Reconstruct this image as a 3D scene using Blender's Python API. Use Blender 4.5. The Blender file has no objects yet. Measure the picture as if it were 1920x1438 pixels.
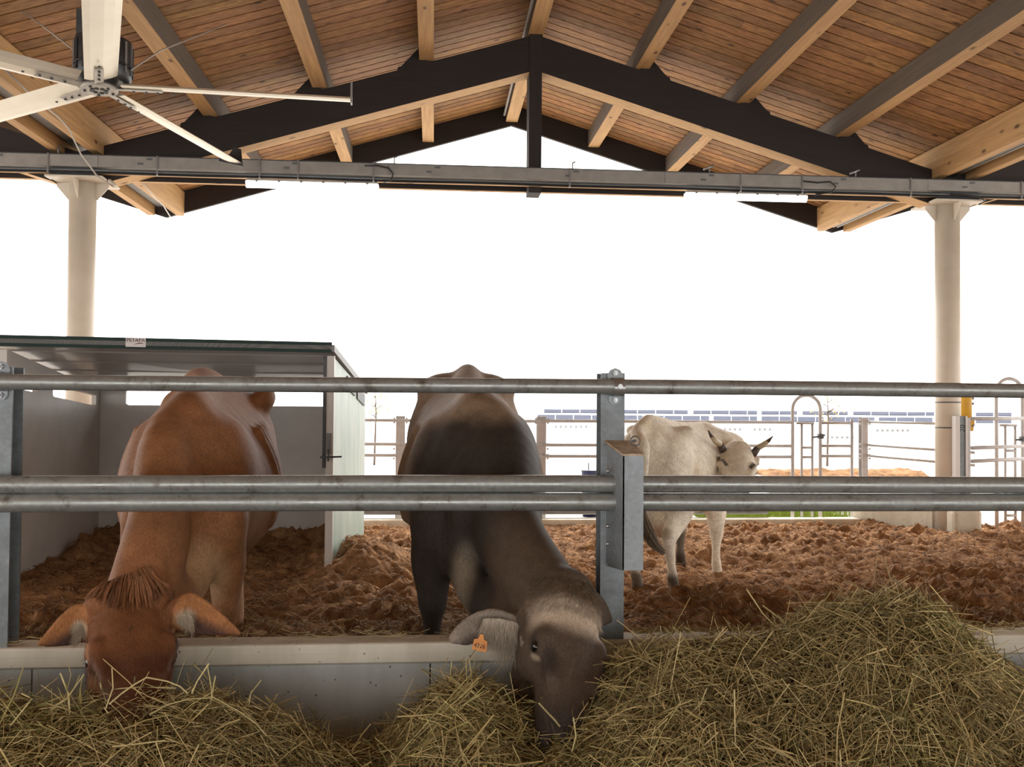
import bpy, bmesh, math, random
import numpy as np
from mathutils import Vector, Matrix
random.seed(7)
rng = np.random.default_rng(11)
SC = bpy.context.scene
COL = SC.collection

# ------------------------------------------------------------------ camera, sky, light, exposure
F_PX, YAW, PITCH, ROLL = 1751.0, math.radians(4.801), math.radians(1.332), math.radians(0.439)
CAM = np.array([0.0, 0.0, 1.5])
_fw = np.array([math.sin(YAW) * math.cos(PITCH), math.cos(YAW) * math.cos(PITCH), math.sin(PITCH)])
_r0 = np.array([math.cos(YAW), -math.sin(YAW), 0.0])
_u0 = np.cross(_r0, _fw)
_rt = math.cos(ROLL) * _r0 + math.sin(ROLL) * _u0
_up = -math.sin(ROLL) * _r0 + math.cos(ROLL) * _u0
cam_data = bpy.data.cameras.new('camera')
cam_data.sensor_width = 36.0
cam_data.lens = 36.0 * F_PX / 1920.0
cam_data.clip_start = 0.05
cam_data.clip_end = 500
cam = bpy.data.objects.new('camera', cam_data)
COL.objects.link(cam)
cam.matrix_world = Matrix(((_rt[0], _up[0], -_fw[0], CAM[0]), (_rt[1], _up[1], -_fw[1], CAM[1]),
                           (_rt[2], _up[2], -_fw[2], CAM[2]), (0, 0, 0, 1)))
SC.camera = cam

world = bpy.data.worlds.new('overcast_sky')
SC.world = world
world.use_nodes = True
_bg = world.node_tree.nodes['Background']
_bg.inputs[0].default_value = (1.0, 0.985, 0.96, 1)
_bg.inputs[1].default_value = 3.6

sun_data = bpy.data.lights.new('hazy_sun', 'SUN')
sun_data.energy = 5.5
sun_data.angle = math.radians(20)
sun_data.color = (1.0, 0.96, 0.9)
sun = bpy.data.objects.new('hazy_sun', sun_data)
COL.objects.link(sun)
sun.rotation_euler = (math.radians(-52), math.radians(6), 0)

SC.view_settings.view_transform = 'Standard'
SC.view_settings.look = 'None'
SC.view_settings.exposure = 0.15
SC.view_settings.gamma = 1.0
SC.view_settings.use_curve_mapping = False


def at(px, py, Y):
    """the place in the scene that shows at a photo position, on the plane at depth Y"""
    d = (px - 960) / F_PX * _rt - (py - 719) / F_PX * _up + _fw
    return CAM + d * (Y / d[1])


# ------------------------------------------------------------------ noise
def _hash(ix, iy, iz, s):
    n = (ix * 374761393 + iy * 668265263 + iz * 2147483647 + s * 974711) & 0xffffffff
    n = ((n ^ (n >> 13)) * 1274126177) & 0xffffffff
    n = ((n ^ (n >> 16)) * 2246822519) & 0xffffffff
    return ((n ^ (n >> 15)) & 0xffff) / 65535.0


def vnoise(p, seed=0):
    p = np.asarray(p, float)
    i = np.floor(p).astype(np.int64)
    f = p - i
    f = f * f * (3 - 2 * f)
    if p.shape[-1] == 2:
        i = np.concatenate([i, np.zeros(i.shape[:-1] + (1,), np.int64)], -1)
        g = lambda a, b: _hash(i[..., 0] + a, i[..., 1] + b, i[..., 2], seed)
        x0 = g(0, 0) * (1 - f[..., 0]) + g(1, 0) * f[..., 0]
        x1 = g(0, 1) * (1 - f[..., 0]) + g(1, 1) * f[..., 0]
        return x0 * (1 - f[..., 1]) + x1 * f[..., 1]
    r = 0
    for a in (0, 1):
        for b in (0, 1):
            for c in (0, 1):
                w = (f[..., 0] if a else 1 - f[..., 0]) * (f[..., 1] if b else 1 - f[..., 1]) * (f[..., 2] if c else 1 - f[..., 2])
                r = r + w * _hash(i[..., 0] + a, i[..., 1] + b, i[..., 2] + c, seed)
    return r


def fbm(p, octv=4, seed=0, gain=0.5):
    p = np.asarray(p, float)
    s, a, t = 0, 1.0, 0
    for o in range(octv):
        s = s + a * vnoise(p * 2 ** o + 17.3 * o, seed + o)
        t += a
        a *= gain
    return s / t


def sstep(a, b, x):
    t = np.clip((np.asarray(x, float) - a) / (b - a), 0, 1)
    return t * t * (3 - 2 * t)


# ------------------------------------------------------------------ materials
def _tree(name):
    m = bpy.data.materials.new(name)
    m.use_nodes = True
    nt = m.node_tree
    return m, nt, nt.nodes['Principled BSDF']


def _map(nt, scale, coord='Object'):
    tc = nt.nodes.new('ShaderNodeTexCoord')
    mp = nt.nodes.new('ShaderNodeMapping')
    mp.inputs['Scale'].default_value = scale
    nt.links.new(tc.outputs[coord], mp.inputs['Vector'])
    return mp.outputs['Vector']


def _noise(nt, vec, scale, detail=4, rough=0.6):
    n = nt.nodes.new('ShaderNodeTexNoise')
    n.inputs['Scale'].default_value = scale
    n.inputs['Detail'].default_value = detail
    n.inputs['Roughness'].default_value = rough
    nt.links.new(vec, n.inputs['Vector'])
    return n.outputs['Fac']


def _ramp(nt, fac, stops):
    r = nt.nodes.new('ShaderNodeValToRGB')
    e = r.color_ramp.elements
    e[0].position, e[0].color = stops[0][0], (*stops[0][1], 1)
    e[1].position, e[1].color = stops[-1][0], (*stops[-1][1], 1)
    for p, c in stops[1:-1]:
        x = e.new(p)
        x.color = (*c, 1)
    nt.links.new(fac, r.inputs['Fac'])
    return r.outputs['Color']


def _mix(nt, a, b, fac, mode='MIX'):
    m = nt.nodes.new('ShaderNodeMix')
    m.data_type = 'RGBA'
    m.blend_type = mode
    for sock, v in ((m.inputs[6], a), (m.inputs[7], b), (m.inputs[0], fac)):
        if hasattr(v, 'links'):
            nt.links.new(v, sock)
        elif isinstance(v, (int, float)):
            sock.default_value = v
        else:
            sock.default_value = (*v, 1)
    return m.outputs[2]


def _bump(nt, b, fac, strength, dist=0.01):
    n = nt.nodes.new('ShaderNodeBump')
    n.inputs['Strength'].default_value = strength
    n.inputs['Distance'].default_value = dist
    nt.links.new(fac, n.inputs['Height'])
    nt.links.new(n.outputs['Normal'], b.inputs['Normal'])


def _attr(nt, name='Col'):
    a = nt.nodes.new('ShaderNodeAttribute')
    a.attribute_name = name
    return a.outputs['Color']


def plain(name, c1, c2=None, scale=6.0, rough=0.6, metal=0.0, bump=0.0, bscale=None, stretch=(1, 1, 1), lo=0.35, hi=0.65, detail=5):
    m, nt, b = _tree(name)
    b.inputs['Roughness'].default_value = rough
    b.inputs['Metallic'].default_value = metal
    v = _map(nt, stretch)
    if c2 is None:
        b.inputs['Base Color'].default_value = (*c1, 1)
    else:
        f = _noise(nt, v, scale, detail)
        nt.links.new(_ramp(nt, f, [(lo, c1), (hi, c2)]), b.inputs['Base Color'])
    if bump:
        _bump(nt, b, _noise(nt, v, bscale or scale * 4, 5), bump, 0.01)
    return m


def wood(name, axis, c_light, c_dark, tint=False, rough=0.7, knots=True):
    """pine: grain streaks stretched along an axis, knots, optional tint of each board"""
    m, nt, b = _tree(name)
    b.inputs['Roughness'].default_value = rough
    sc = [26.0, 26.0, 26.0]
    sc[axis] = 1.3
    v = _map(nt, sc)
    f = _noise(nt, v, 1.0, 6, 0.65)
    col = _ramp(nt, f, [(0.3, c_dark), (0.5, tuple(0.5 * (a + d) for a, d in zip(c_light, c_dark))), (0.7, c_light)])
    if knots:
        ks = [5.5, 5.5, 5.5]
        ks[axis] = 2.4
        kv = _map(nt, ks)
        vo = nt.nodes.new('ShaderNodeTexVoronoi')
        vo.inputs['Scale'].default_value = 1.0
        nt.links.new(kv, vo.inputs['Vector'])
        kf = _ramp(nt, vo.outputs['Distance'], [(0.06, (0, 0, 0)), (0.15, (1, 1, 1))])
        kd = _mix(nt, tuple(0.28 * c for c in c_dark), (1, 1, 1), kf)
        col = _mix(nt, col, kd, 0.85, 'MULTIPLY')
    if tint:
        col = _mix(nt, col, _attr(nt), 1.0, 'MULTIPLY')
    nt.links.new(col, b.inputs['Base Color'])
    _bump(nt, b, f, 0.15, 0.004)
    return m


def hide(name, rough=0.62):
    """short coat: colour by patches (attribute) broken up by fine hair streaks"""
    m, nt, b = _tree(name)
    b.inputs['Roughness'].default_value = rough
    b.inputs['Specular IOR Level'].default_value = 0.16
    v = _map(nt, (1, 1, 0.28))
    f = _noise(nt, v, 190, 4, 0.7)
    g = _noise(nt, _map(nt, (1, 1, 1)), 14, 5, 0.6)
    col = _mix(nt, _attr(nt), _ramp(nt, f, [(0.3, (0.62, 0.6, 0.58)), (0.7, (1.25, 1.25, 1.25))]), 1.0, 'MULTIPLY')
    col = _mix(nt, col, _ramp(nt, g, [(0.3, (0.82, 0.8, 0.78)), (0.7, (1.12, 1.12, 1.12))]), 1.0, 'MULTIPLY')
    nt.links.new(col, b.inputs['Base Color'])
    b.inputs['Sheen Weight'].default_value = 0.03
    b.inputs['Sheen Roughness'].default_value = 0.4
    b.inputs['Sheen Tint'].default_value = (0.9, 0.75, 0.6, 1)
    _bump(nt, b, f, 0.35, 0.006)
    return m


def strandmat(name, rough=0.6):
    m, nt, b = _tree(name)
    b.inputs['Roughness'].default_value = rough
    b.inputs['Specular IOR Level'].default_value = 0.35
    nt.links.new(_attr(nt), b.inputs['Base Color'])
    return m


def steel(name, base=(0.36, 0.37, 0.37), rust=(0.16, 0.12, 0.09), metal=0.55, rough=0.5, amount=(0.56, 0.74)):
    """galvanised steel: zinc spangle, dull streaks and flecks of dirt"""
    m, nt, b = _tree(name)
    b.inputs['Metallic'].default_value = metal
    v = _map(nt, (1, 1, 1))
    vo = nt.nodes.new('ShaderNodeTexVoronoi')
    vo.inputs['Scale'].default_value = 60
    nt.links.new(v, vo.inputs['Vector'])
    sp = _ramp(nt, vo.outputs['Color'], [(0.0, tuple(0.88 * c for c in base)), (1.0, tuple(1.1 * c for c in base))])
    f = _noise(nt, v, 9, 8, 0.75)
    d = _ramp(nt, f, [(amount[0], (0, 0, 0)), (amount[1], (1, 1, 1))])
    col = _mix(nt, sp, rust, d)
    nt.links.new(col, b.inputs['Base Color'])
    rr = _ramp(nt, _noise(nt, v, 5, 5), [(0.3, (rough - 0.1,) * 3), (0.7, (rough + 0.15,) * 3)])
    nt.links.new(rr, b.inputs['Roughness'])
    _bump(nt, b, f, 0.12, 0.004)
    return m


def concrete(name, c1, c2, holes=True, scale=3.0):
    m, nt, b = _tree(name)
    b.inputs['Roughness'].default_value = 0.85
    v = _map(nt, (1, 1, 1))
    col = _ramp(nt, _noise(nt, v, scale, 7, 0.65), [(0.3, c1), (0.7, c2)])
    st = _ramp(nt, _noise(nt, _map(nt, (3, 3, 0.5)), 2.2, 5), [(0.35, (0.78, 0.76, 0.72)), (0.6, (1, 1, 1))])
    col = _mix(nt, col, st, 0.8, 'MULTIPLY')
    if holes:
        vo = nt.nodes.new('ShaderNodeTexVoronoi')
        vo.inputs['Scale'].default_value = 22
        nt.links.new(v, vo.inputs['Vector'])
        h = _ramp(nt, vo.outputs['Distance'], [(0.07, (0.18, 0.17, 0.15)), (0.13, (1, 1, 1))])
        col = _mix(nt, col, h, 0.8, 'MULTIPLY')
    nt.links.new(col, b.inputs['Base Color'])
    _bump(nt, b, _noise(nt, v, 40, 5), 0.2, 0.006)
    return m


def emit(name, c, s):
    m, nt, b = _tree(name)
    b.inputs['Base Color'].default_value = (*c, 1)
    b.inputs['Emission Color'].default_value = (*c, 1)
    b.inputs['Emission Strength'].default_value = s
    return m


MT = dict(
    board=wood('pine_boards', 0, (0.47, 0.245, 0.085), (0.19, 0.082, 0.03), tint=True),
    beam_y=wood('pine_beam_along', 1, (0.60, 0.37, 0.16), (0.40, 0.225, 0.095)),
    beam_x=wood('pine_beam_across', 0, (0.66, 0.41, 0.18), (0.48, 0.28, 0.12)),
    greybrown_y=wood('grey_brown_timber', 1, (0.15, 0.115, 0.085), (0.10, 0.075, 0.055), knots=False),
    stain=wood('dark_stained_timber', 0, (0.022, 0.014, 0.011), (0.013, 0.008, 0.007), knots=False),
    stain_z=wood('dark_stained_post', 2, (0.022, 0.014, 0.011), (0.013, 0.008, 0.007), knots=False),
    zinc=steel('galvanised_tube', (0.34, 0.352, 0.338), (0.10, 0.075, 0.05), 0.6, 0.36, (0.54, 0.70)),
    zincpost=steel('galvanised_post', (0.21, 0.23, 0.24), (0.13, 0.145, 0.15), 0.45, 0.5, (0.45, 0.75)),
    zincbox=steel('galvanised_bracket', (0.25, 0.272, 0.285), (0.16, 0.135, 0.115), 0.45, 0.45, (0.58, 0.75)),
    zincfar=plain('dull_zinc', (0.44, 0.42, 0.415), (0.52, 0.50, 0.49), 12, 0.6, 0.2),
    rustplate=plain('rusty_zinc', (0.33, 0.22, 0.13), (0.5, 0.4, 0.29), 30, 0.6, 0.2),
    tray=plain('painted_tray', (0.25, 0.235, 0.215), (0.31, 0.29, 0.265), 6, 0.55, 0.3),
    black=plain('black_plastic', (0.012, 0.012, 0.013), None, rough=0.5),
    pipe=plain('grey_conduit', (0.10, 0.11, 0.115), None, rough=0.5),
    cream=plain('cream_paint', (0.60, 0.53, 0.43), (0.67, 0.60, 0.50), 3, 0.45),
    capsteel=plain('dark_grey_steel', (0.055, 0.058, 0.06), (0.085, 0.085, 0.085), 14, 0.5, 0.3),
    curb=concrete('pale_concrete', (0.60, 0.55, 0.44), (0.74, 0.69, 0.58)),
    curbface=concrete('grey_concrete', (0.40, 0.415, 0.40), (0.50, 0.515, 0.49)),
    yard=concrete('yard_concrete', (0.42, 0.39, 0.36), (0.52, 0.49, 0.45), holes=False),
    panel=plain('white_sheet_metal', (0.54, 0.50, 0.46), (0.62, 0.58, 0.535), 2.5, 0.42),
    panelroof=plain('glossy_roof_sheet', (0.36, 0.335, 0.32), (0.42, 0.39, 0.37), 2, 0.2),
    panelgreen=plain('pale_green_panel', (0.30, 0.44, 0.38), (0.50, 0.58, 0.52), 2.2, 0.45, stretch=(2, 2, 0.6)),
    green=plain('dark_green_trim', (0.006, 0.026, 0.021), None, rough=0.7),
    frame=plain('grey_frame', (0.17, 0.165, 0.16), (0.22, 0.215, 0.21), 10, 0.5, 0.2),
    fanal=plain('brushed_aluminium', (0.80, 0.74, 0.60), (0.87, 0.81, 0.68), 2.5, 0.42, 0.35, stretch=(1, 1, 1)),
    fanhub=plain('cast_hub', (0.40, 0.37, 0.32), (0.5, 0.46, 0.4), 20, 0.5, 0.3),
    motor=plain('motor_case', (0.06, 0.06, 0.062), (0.09, 0.09, 0.092), 8, 0.4, 0.5),
    motorrim=plain('motor_sleeve', (0.42, 0.42, 0.42), None, rough=0.35, metal=0.8),
    wire=plain('steel_cable', (0.42, 0.38, 0.33), None, rough=0.5, metal=0.3),
    tube=emit('lit_diffuser', (1.0, 0.97, 0.92), 6.0),
    hide_b=hide('brown_coat'),
    strand=strandmat('hair'),
    straw=strandmat('dry_hay', 0.75),
    eye=plain('dark_eye', (0.008, 0.006, 0.005), None, rough=0.08),
    tag=plain('orange_plastic', (0.62, 0.22, 0.035), (0.7, 0.27, 0.05), 20, 0.45),
    ink=plain('black_ink', (0.012, 0.01, 0.01), None, rough=0.7),
    horn=plain('horn', (0.50, 0.40, 0.26), (0.58, 0.48, 0.33), 20, 0.45),
    horndark=plain('horn_dark', (0.06, 0.045, 0.035), (0.12, 0.09, 0.07), 30, 0.5),
    sticker=plain('white_sticker', (0.7, 0.66, 0.64), None, rough=0.6),
    stickerink=plain('maroon_ink', (0.09, 0.03, 0.035), None, rough=0.7),
    yellow=plain('yellow_plastic', (0.50, 0.27, 0.02), (0.6, 0.34, 0.03), 6, 0.5),
    blue=plain('navy_plastic', (0.012, 0.015, 0.07), None, rough=0.4),
    solar=plain('blue_grey_panel', (0.075, 0.08, 0.105), (0.09, 0.095, 0.12), 3, 0.9),
    white=plain('white_render', (0.72, 0.71, 0.70), None, rough=0.8),
    leaf=plain('young_leaves', (0.30, 0.36, 0.07), (0.42, 0.46, 0.12), 6, 0.7),
    leafo=plain('orange_leaves', (0.42, 0.30, 0.10), (0.5, 0.4, 0.14), 6, 0.7),
    bark=plain('bark', (0.12, 0.09, 0.07), None, rough=0.9),
    grass=plain('grass_blades', (0.22, 0.30, 0.05), (0.33, 0.40, 0.09), 8, 0.8),
)


MT['solar'].node_tree.nodes['Principled BSDF'].inputs['Specular IOR Level'].default_value = 0.0


def soilmat():
    m, nt, b = _tree('fibrous_bedding')
    b.inputs['Roughness'].default_value = 0.95
    b.inputs['Specular IOR Level'].default_value = 0.15
    v = _map(nt, (1, 1, 1))
    f = _noise(nt, v, 7, 9, 0.72)
    g = _noise(nt, _map(nt, (1, 3, 1)), 55, 6, 0.75)
    col = _ramp(nt, f, [(0.32, (0.17, 0.090, 0.048)), (0.5, (0.38, 0.212, 0.104)), (0.68, (0.60, 0.355, 0.178))])
    col = _mix(nt, col, _ramp(nt, g, [(0.35, (0.5, 0.46, 0.44)), (0.65, (1.25, 1.22, 1.18))]), 1.0, 'MULTIPLY')
    col = _mix(nt, col, _attr(nt), 1.0, 'MULTIPLY')
    nt.links.new(col, b.inputs['Base Color'])
    _bump(nt, b, g, 0.7, 0.02)
    return m


MT['soil'] = soilmat()


# ------------------------------------------------------------------ mesh helpers
class MB:
    """collects shapes and links them as ONE mesh object"""

    def __init__(s):
        s.v, s.f, s.m, s.mats, s.smooth = [], [], [], [], []

    def _mi(s, mat):
        if mat not in s.mats:
            s.mats.append(mat)
        return s.mats.index(mat)

    def poly(s, verts, faces, mat, smooth=False):
        o = len(s.v)
        s.v.extend([tuple(map(float, p)) for p in verts])
        mi = s._mi(mat)
        for f in faces:
            s.f.append([o + i for i in f])
            s.m.append(mi)
            s.smooth.append(smooth)
        return s

    def box(s, lo, hi, mat, bev=0.0):
        x0, y0, z0 = lo
        x1, y1, z1 = hi
        if bev <= 0:
            v = [(x, y, z) for x in (x0, x1) for y in (y0, y1) for z in (z0, z1)]
            return s.poly(v, [(0, 1, 3, 2), (4, 6, 7, 5), (0, 4, 5, 1), (2, 3, 7, 6), (0, 2, 6, 4), (1, 5, 7, 3)], mat)
        bm = bmesh.new()
        bmesh.ops.create_cube(bm, size=1.0)
        for vv in bm.verts:
            vv.co = Vector(((x0 + x1) / 2 + vv.co.x * (x1 - x0), (y0 + y1) / 2 + vv.co.y * (y1 - y0), (z0 + z1) / 2 + vv.co.z * (z1 - z0)))
        bmesh.ops.bevel(bm, geom=bm.edges[:] + bm.verts[:], offset=bev, segments=2, affect='EDGES', profile=0.5)
        bm.verts.index_update()
        s.poly([v.co[:] for v in bm.verts], [[v.index for v in f.verts] for f in bm.faces], mat)
        bm.free()
        return s

    def tube(s, pts, r, mat, n=12, cap=True, smooth=True):
        pts = [np.asarray(p, float) for p in pts]
        rs = r if hasattr(r, '__len__') else [r] * len(pts)
        V, Fc = [], []
        prev = None
        for i, p in enumerate(pts):
            a = pts[min(i + 1, len(pts) - 1)] - pts[max(i - 1, 0)]
            a /= np.linalg.norm(a) + 1e-12
            if prev is None:
                h = np.array([0, 0, 1.0]) if abs(a[2]) < 0.9 else np.array([1.0, 0, 0])
                u = np.cross(a, h)
            else:
                u = prev - a * (prev @ a)
            u /= np.linalg.norm(u) + 1e-12
            w = np.cross(a, u)
            prev = u
            for k in range(n):
                t = 2 * math.pi * k / n
                V.append(p + rs[i] * (math.cos(t) * u + math.sin(t) * w))
        for i in range(len(pts) - 1):
            for k in range(n):
                k2 = (k + 1) % n
                Fc.append((i * n + k, i * n + k2, (i + 1) * n + k2, (i + 1) * n + k))
        s.poly(V, Fc, mat, smooth)
        if cap:
            s.poly(V[:n], [tuple(range(n))[::-1]], mat)
            s.poly(V[-n:], [tuple(range(n))], mat)
        return s

    def prism(s, poly, a, b, axis, mat, mats=None):
        """poly: 2-D outline in the two other axes, extruded along axis from a to b; mats gives one material for each side"""
        n = len(poly)

        def P(q, t):
            r = [0, 0, 0]
            r[axis] = t
            o = [i for i in range(3) if i != axis]
            r[o[0]], r[o[1]] = q
            return r
        v = [P(q, a) for q in poly] + [P(q, b) for q in poly]
        s.poly(v, [tuple(range(n)), tuple(range(2 * n - 1, n - 1, -1))], mat)
        for i in range(n):
            j = (i + 1) % n
            s.poly([v[i], v[j], v[n + j], v[n + i]], [(0, 1, 2, 3)], (mats[i] if mats else mat))
        return s

    def build(s, name, parent=None, fix=True):
        me = bpy.data.meshes.new(name)
        me.from_pydata(s.v, [], s.f)
        for m in s.mats:
            me.materials.append(m)
        me.polygons.foreach_set('material_index', s.m)
        me.polygons.foreach_set('use_smooth', s.smooth)
        if fix:
            bm = bmesh.new()
            bm.from_mesh(me)
            bmesh.ops.remove_doubles(bm, verts=bm.verts, dist=1e-5)
            bmesh.ops.recalc_face_normals(bm, faces=bm.faces)
            bm.to_mesh(me)
            bm.free()
        me.update()
        o = bpy.data.objects.new(name, me)
        COL.objects.link(o)
        if parent is not None:
            o.parent = parent
            o.matrix_parent_inverse = parent.matrix_world.inverted()
        return o


def npmesh(name, V, Fq, mat, colors=None, smooth=True, parent=None):
    """fast mesh from arrays: V (n,3), Fq (m,k)"""
    V = np.asarray(V, np.float32)
    Fq = np.asarray(Fq, np.int32)
    me = bpy.data.meshes.new(name)
    me.vertices.add(len(V))
    me.vertices.foreach_set('co', V.ravel())
    k = Fq.shape[1]
    me.loops.add(Fq.size)
    me.loops.foreach_set('vertex_index', Fq.ravel())
    me.polygons.add(len(Fq))
    me.polygons.foreach_set('loop_start', np.arange(len(Fq), dtype=np.int32) * k)
    me.polygons.foreach_set('loop_total', np.full(len(Fq), k, np.int32))
    me.polygons.foreach_set('use_smooth', np.full(len(Fq), smooth))
    me.update(calc_edges=True)
    me.validate()
    if colors is not None:
        ca = me.color_attributes.new('Col', 'FLOAT_COLOR', 'POINT')
        ca.data.foreach_set('color', np.concatenate([np.asarray(colors, np.float32), np.ones((len(V), 1), np.float32)], 1).ravel())
    me.materials.append(mat)
    o = bpy.data.objects.new(name, me)
    COL.objects.link(o)
    if parent is not None:
        o.parent = parent
        o.matrix_parent_inverse = parent.matrix_world.inverted()
    return o


def strands(name, paths, rad, cols, mat, parent=None, n=3, taper=True):
    """thin blades or hairs: paths (N,K,3), rad (N,), cols (N,3) -> one mesh"""
    paths = np.asarray(paths, float)
    N, K, _ = paths.shape
    tan = np.gradient(paths, axis=1)
    tan /= np.linalg.norm(tan, axis=2, keepdims=True) + 1e-12
    h = np.where(np.abs(tan[:, :1, 2:3]) < 0.9, np.array([0, 0, 1.0]), np.array([1.0, 0, 0]))
    u = np.cross(tan, np.broadcast_to(h, tan.shape))
    u /= np.linalg.norm(u, axis=2, keepdims=True) + 1e-12
    w = np.cross(tan, u)
    rr = np.asarray(rad)[:, None] * (np.linspace(1, 0.25, K)[None] if taper else np.ones((1, K)))
    rings = []
    for k in range(n):
        t = 2 * math.pi * k / n
        rings.append(paths + rr[..., None] * (math.cos(t) * u + math.sin(t) * w))
    V = np.stack(rings, 2).reshape(-1, 3)
    base = (np.arange(N) * K * n)[:, None, None] + (np.arange(K - 1) * n)[None, :, None]
    k = np.arange(n)[None, None]
    k2 = (k + 1) % n
    Fq = np.stack([base + k, base + k2, base + n + k2, base + n + k], -1).reshape(-1, 4)
    C = np.repeat(np.asarray(cols, float), K * n, 0)
    return npmesh(name, V, Fq, mat, C, True, parent)


# ------------------------------------------------------------------ things, parts, setting
def tag(o, label=None, cat=None, group=None, kind=None):
    if label:
        o['label'] = label
    if cat:
        o['category'] = cat
    if group:
        o['group'] = group
    if kind:
        o['kind'] = kind
    return o


def thing(name, loc, label, cat, group=None):
    o = bpy.data.objects.new(name, None)
    o.empty_display_size = 0.1
    COL.objects.link(o)
    o.location = [float(x) for x in loc]
    bpy.context.view_layer.update()
    return tag(o, label, cat, group)
# ------------------------------------------------------------------ the barn roof
XK, XL, XR = 1.09, -3.76, 5.905                 # ridge and the two valleys
HL, HR = XK - XL, XR - XK
XLL, XRR = XL - HL, XR + HR                       # ridges of the neighbouring bays
S = 0.30                                          # roof slope
ZB, ZP, ZT, ZR = 5.86, 5.63, 5.60, 5.20           # at the ridge: boards, purlin bottoms, rafter top, rafter bottom
Y0, Y1 = -6.0, 13.45                              # roof from above the feed alley to the far bargeboards
YA, YB = 10.18, 10.42                             # front and back of the truss


def drop(x):
    """height lost between the nearest ridge and x"""
    return S * min(abs(x - XK), abs(x - XLL), abs(x - XRR))


def boards(name, xa, xb, seed):
    """tongue-and-groove ceiling of one slope, boards running up the slope, each its own tint"""
    r = np.random.default_rng(seed)
    V, Fq, C = [], [], []
    zz = lambda x: ZB - drop(x)
    w = 0.165
    n = int((Y1 - Y0) / w) + 1
    for i in range(n):
        y0 = Y0 + i * w
        y1 = min(y0 + w, Y1)
        cuts = [0.0, *sorted(r.uniform(0.12, 0.88, 1 + (r.random() < 0.4))), 1.0]
        for a, b in zip(cuts[:-1], cuts[1:]):
            ca, cb = xa + (xb - xa) * a, xa + (xb - xa) * b
            t = r.uniform(0.72, 1.18) * np.array([1, r.uniform(0.93, 1.05), r.uniform(0.88, 1.08)])
            for yy0, yy1, d0, d1, k in ((y0, y0 + 0.021, 0.035, 0.035, 1.0), (y0 + 0.021, y0 + 0.021, 0.035, 0, 1), (y0 + 0.021, y1, 0, 0, 1), (y1, y1, 0, 0.035, 1.0)):
                o = len(V)
                g = 0.0015
                V += [(ca + g, yy0, zz(ca) + d0), (cb - g, yy0, zz(cb) + d0), (cb - g, yy1, zz(cb) + d1), (ca + g, yy1, zz(ca) + d1)]
                Fq.append((o, o + 1, o + 2, o + 3))
                C += [t * k] * 4
    for z in (0.036, 0.07):
        o = len(V)
        V += [(xa, Y0, zz(xa) + z), (xb, Y0, zz(xb) + z), (xb, Y1, zz(xb) + z), (xa, Y1, zz(xa) + z)]
        Fq.append((o, o + 1, o + 2, o + 3))
        C += [(0.5, 0.5, 0.5)] * 4
    ob = npmesh(name, V, Fq, MT['board'], C, False)
    return ob


tag(MB().box((-15, -6.2, 2.5), (17, -6.05, 5.8), MT['greybrown_y']).build('wall_light_block'), 'added gable wall, unseen behind the camera, blocking light above the feed alley end', 'wall', kind='structure')  # added unseen wall to cut the light coming from behind the camera
VG = 0.13                                         # half width of the valley gutter
for nm, a, b, lab in (('ceiling', XK, XL + VG, 'pine board ceiling sloping down left of the ridge, behind the fan'),
                      ('ceiling', XK, XR - VG, 'pine board ceiling sloping down right of the ridge'),
                      ('ceiling', XL - VG, XLL, 'pine board ceiling of the next bay beyond the left column'),
                      ('ceiling', XR + VG, XRR, 'pine board ceiling of the next bay beyond the right column'),
                      ('ceiling', XLL, XLL - HL, 'pine board ceiling far left, past the ridge of the next bay'),
                      ('ceiling', XRR, XRR + HR, 'pine board ceiling far right, past the ridge of the next bay')):
    tag(boards(nm, a, b, int(abs(b) * 100)), lab, 'ceiling', kind='structure')


def rafter(mb, xa, xb, ya=YA, yb=YB, clip=None):
    """one sloping beam from a ridge xa down to a valley xb: dark sides, bare underside; seated on the column head"""
    sg = 1 if xb > xa else -1
    xs = xb - sg * 0.27
    top = [(xa, ZT), (xb, ZT - drop(xb))]
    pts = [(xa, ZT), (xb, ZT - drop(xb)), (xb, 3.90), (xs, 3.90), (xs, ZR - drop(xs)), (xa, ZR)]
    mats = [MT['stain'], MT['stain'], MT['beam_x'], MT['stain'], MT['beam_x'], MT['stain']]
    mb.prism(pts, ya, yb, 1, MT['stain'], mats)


def chocks(xs, sg, parent):
    """wedges on the rafter at the downhill side of each purlin"""
    for x in xs:
        zt = lambda q: ZT - drop(q) - 0.01
        a = x + sg * 0.085
        pts = [(a - sg * .1, zt(a)), (a - sg * .1, zt(a) + 0.20), (a, zt(a) + 0.20), (a + sg * 0.19, zt(a + sg * 0.19) + 0.045), (a + sg * 0.225, zt(a + sg * 0.225) + 0.045), (a + sg * 0.235, zt(a + sg * 0.235))]
        MB().prism(pts, YA + .006, YB - .006, 1, MT['stain']).build('chock', parent)


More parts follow.
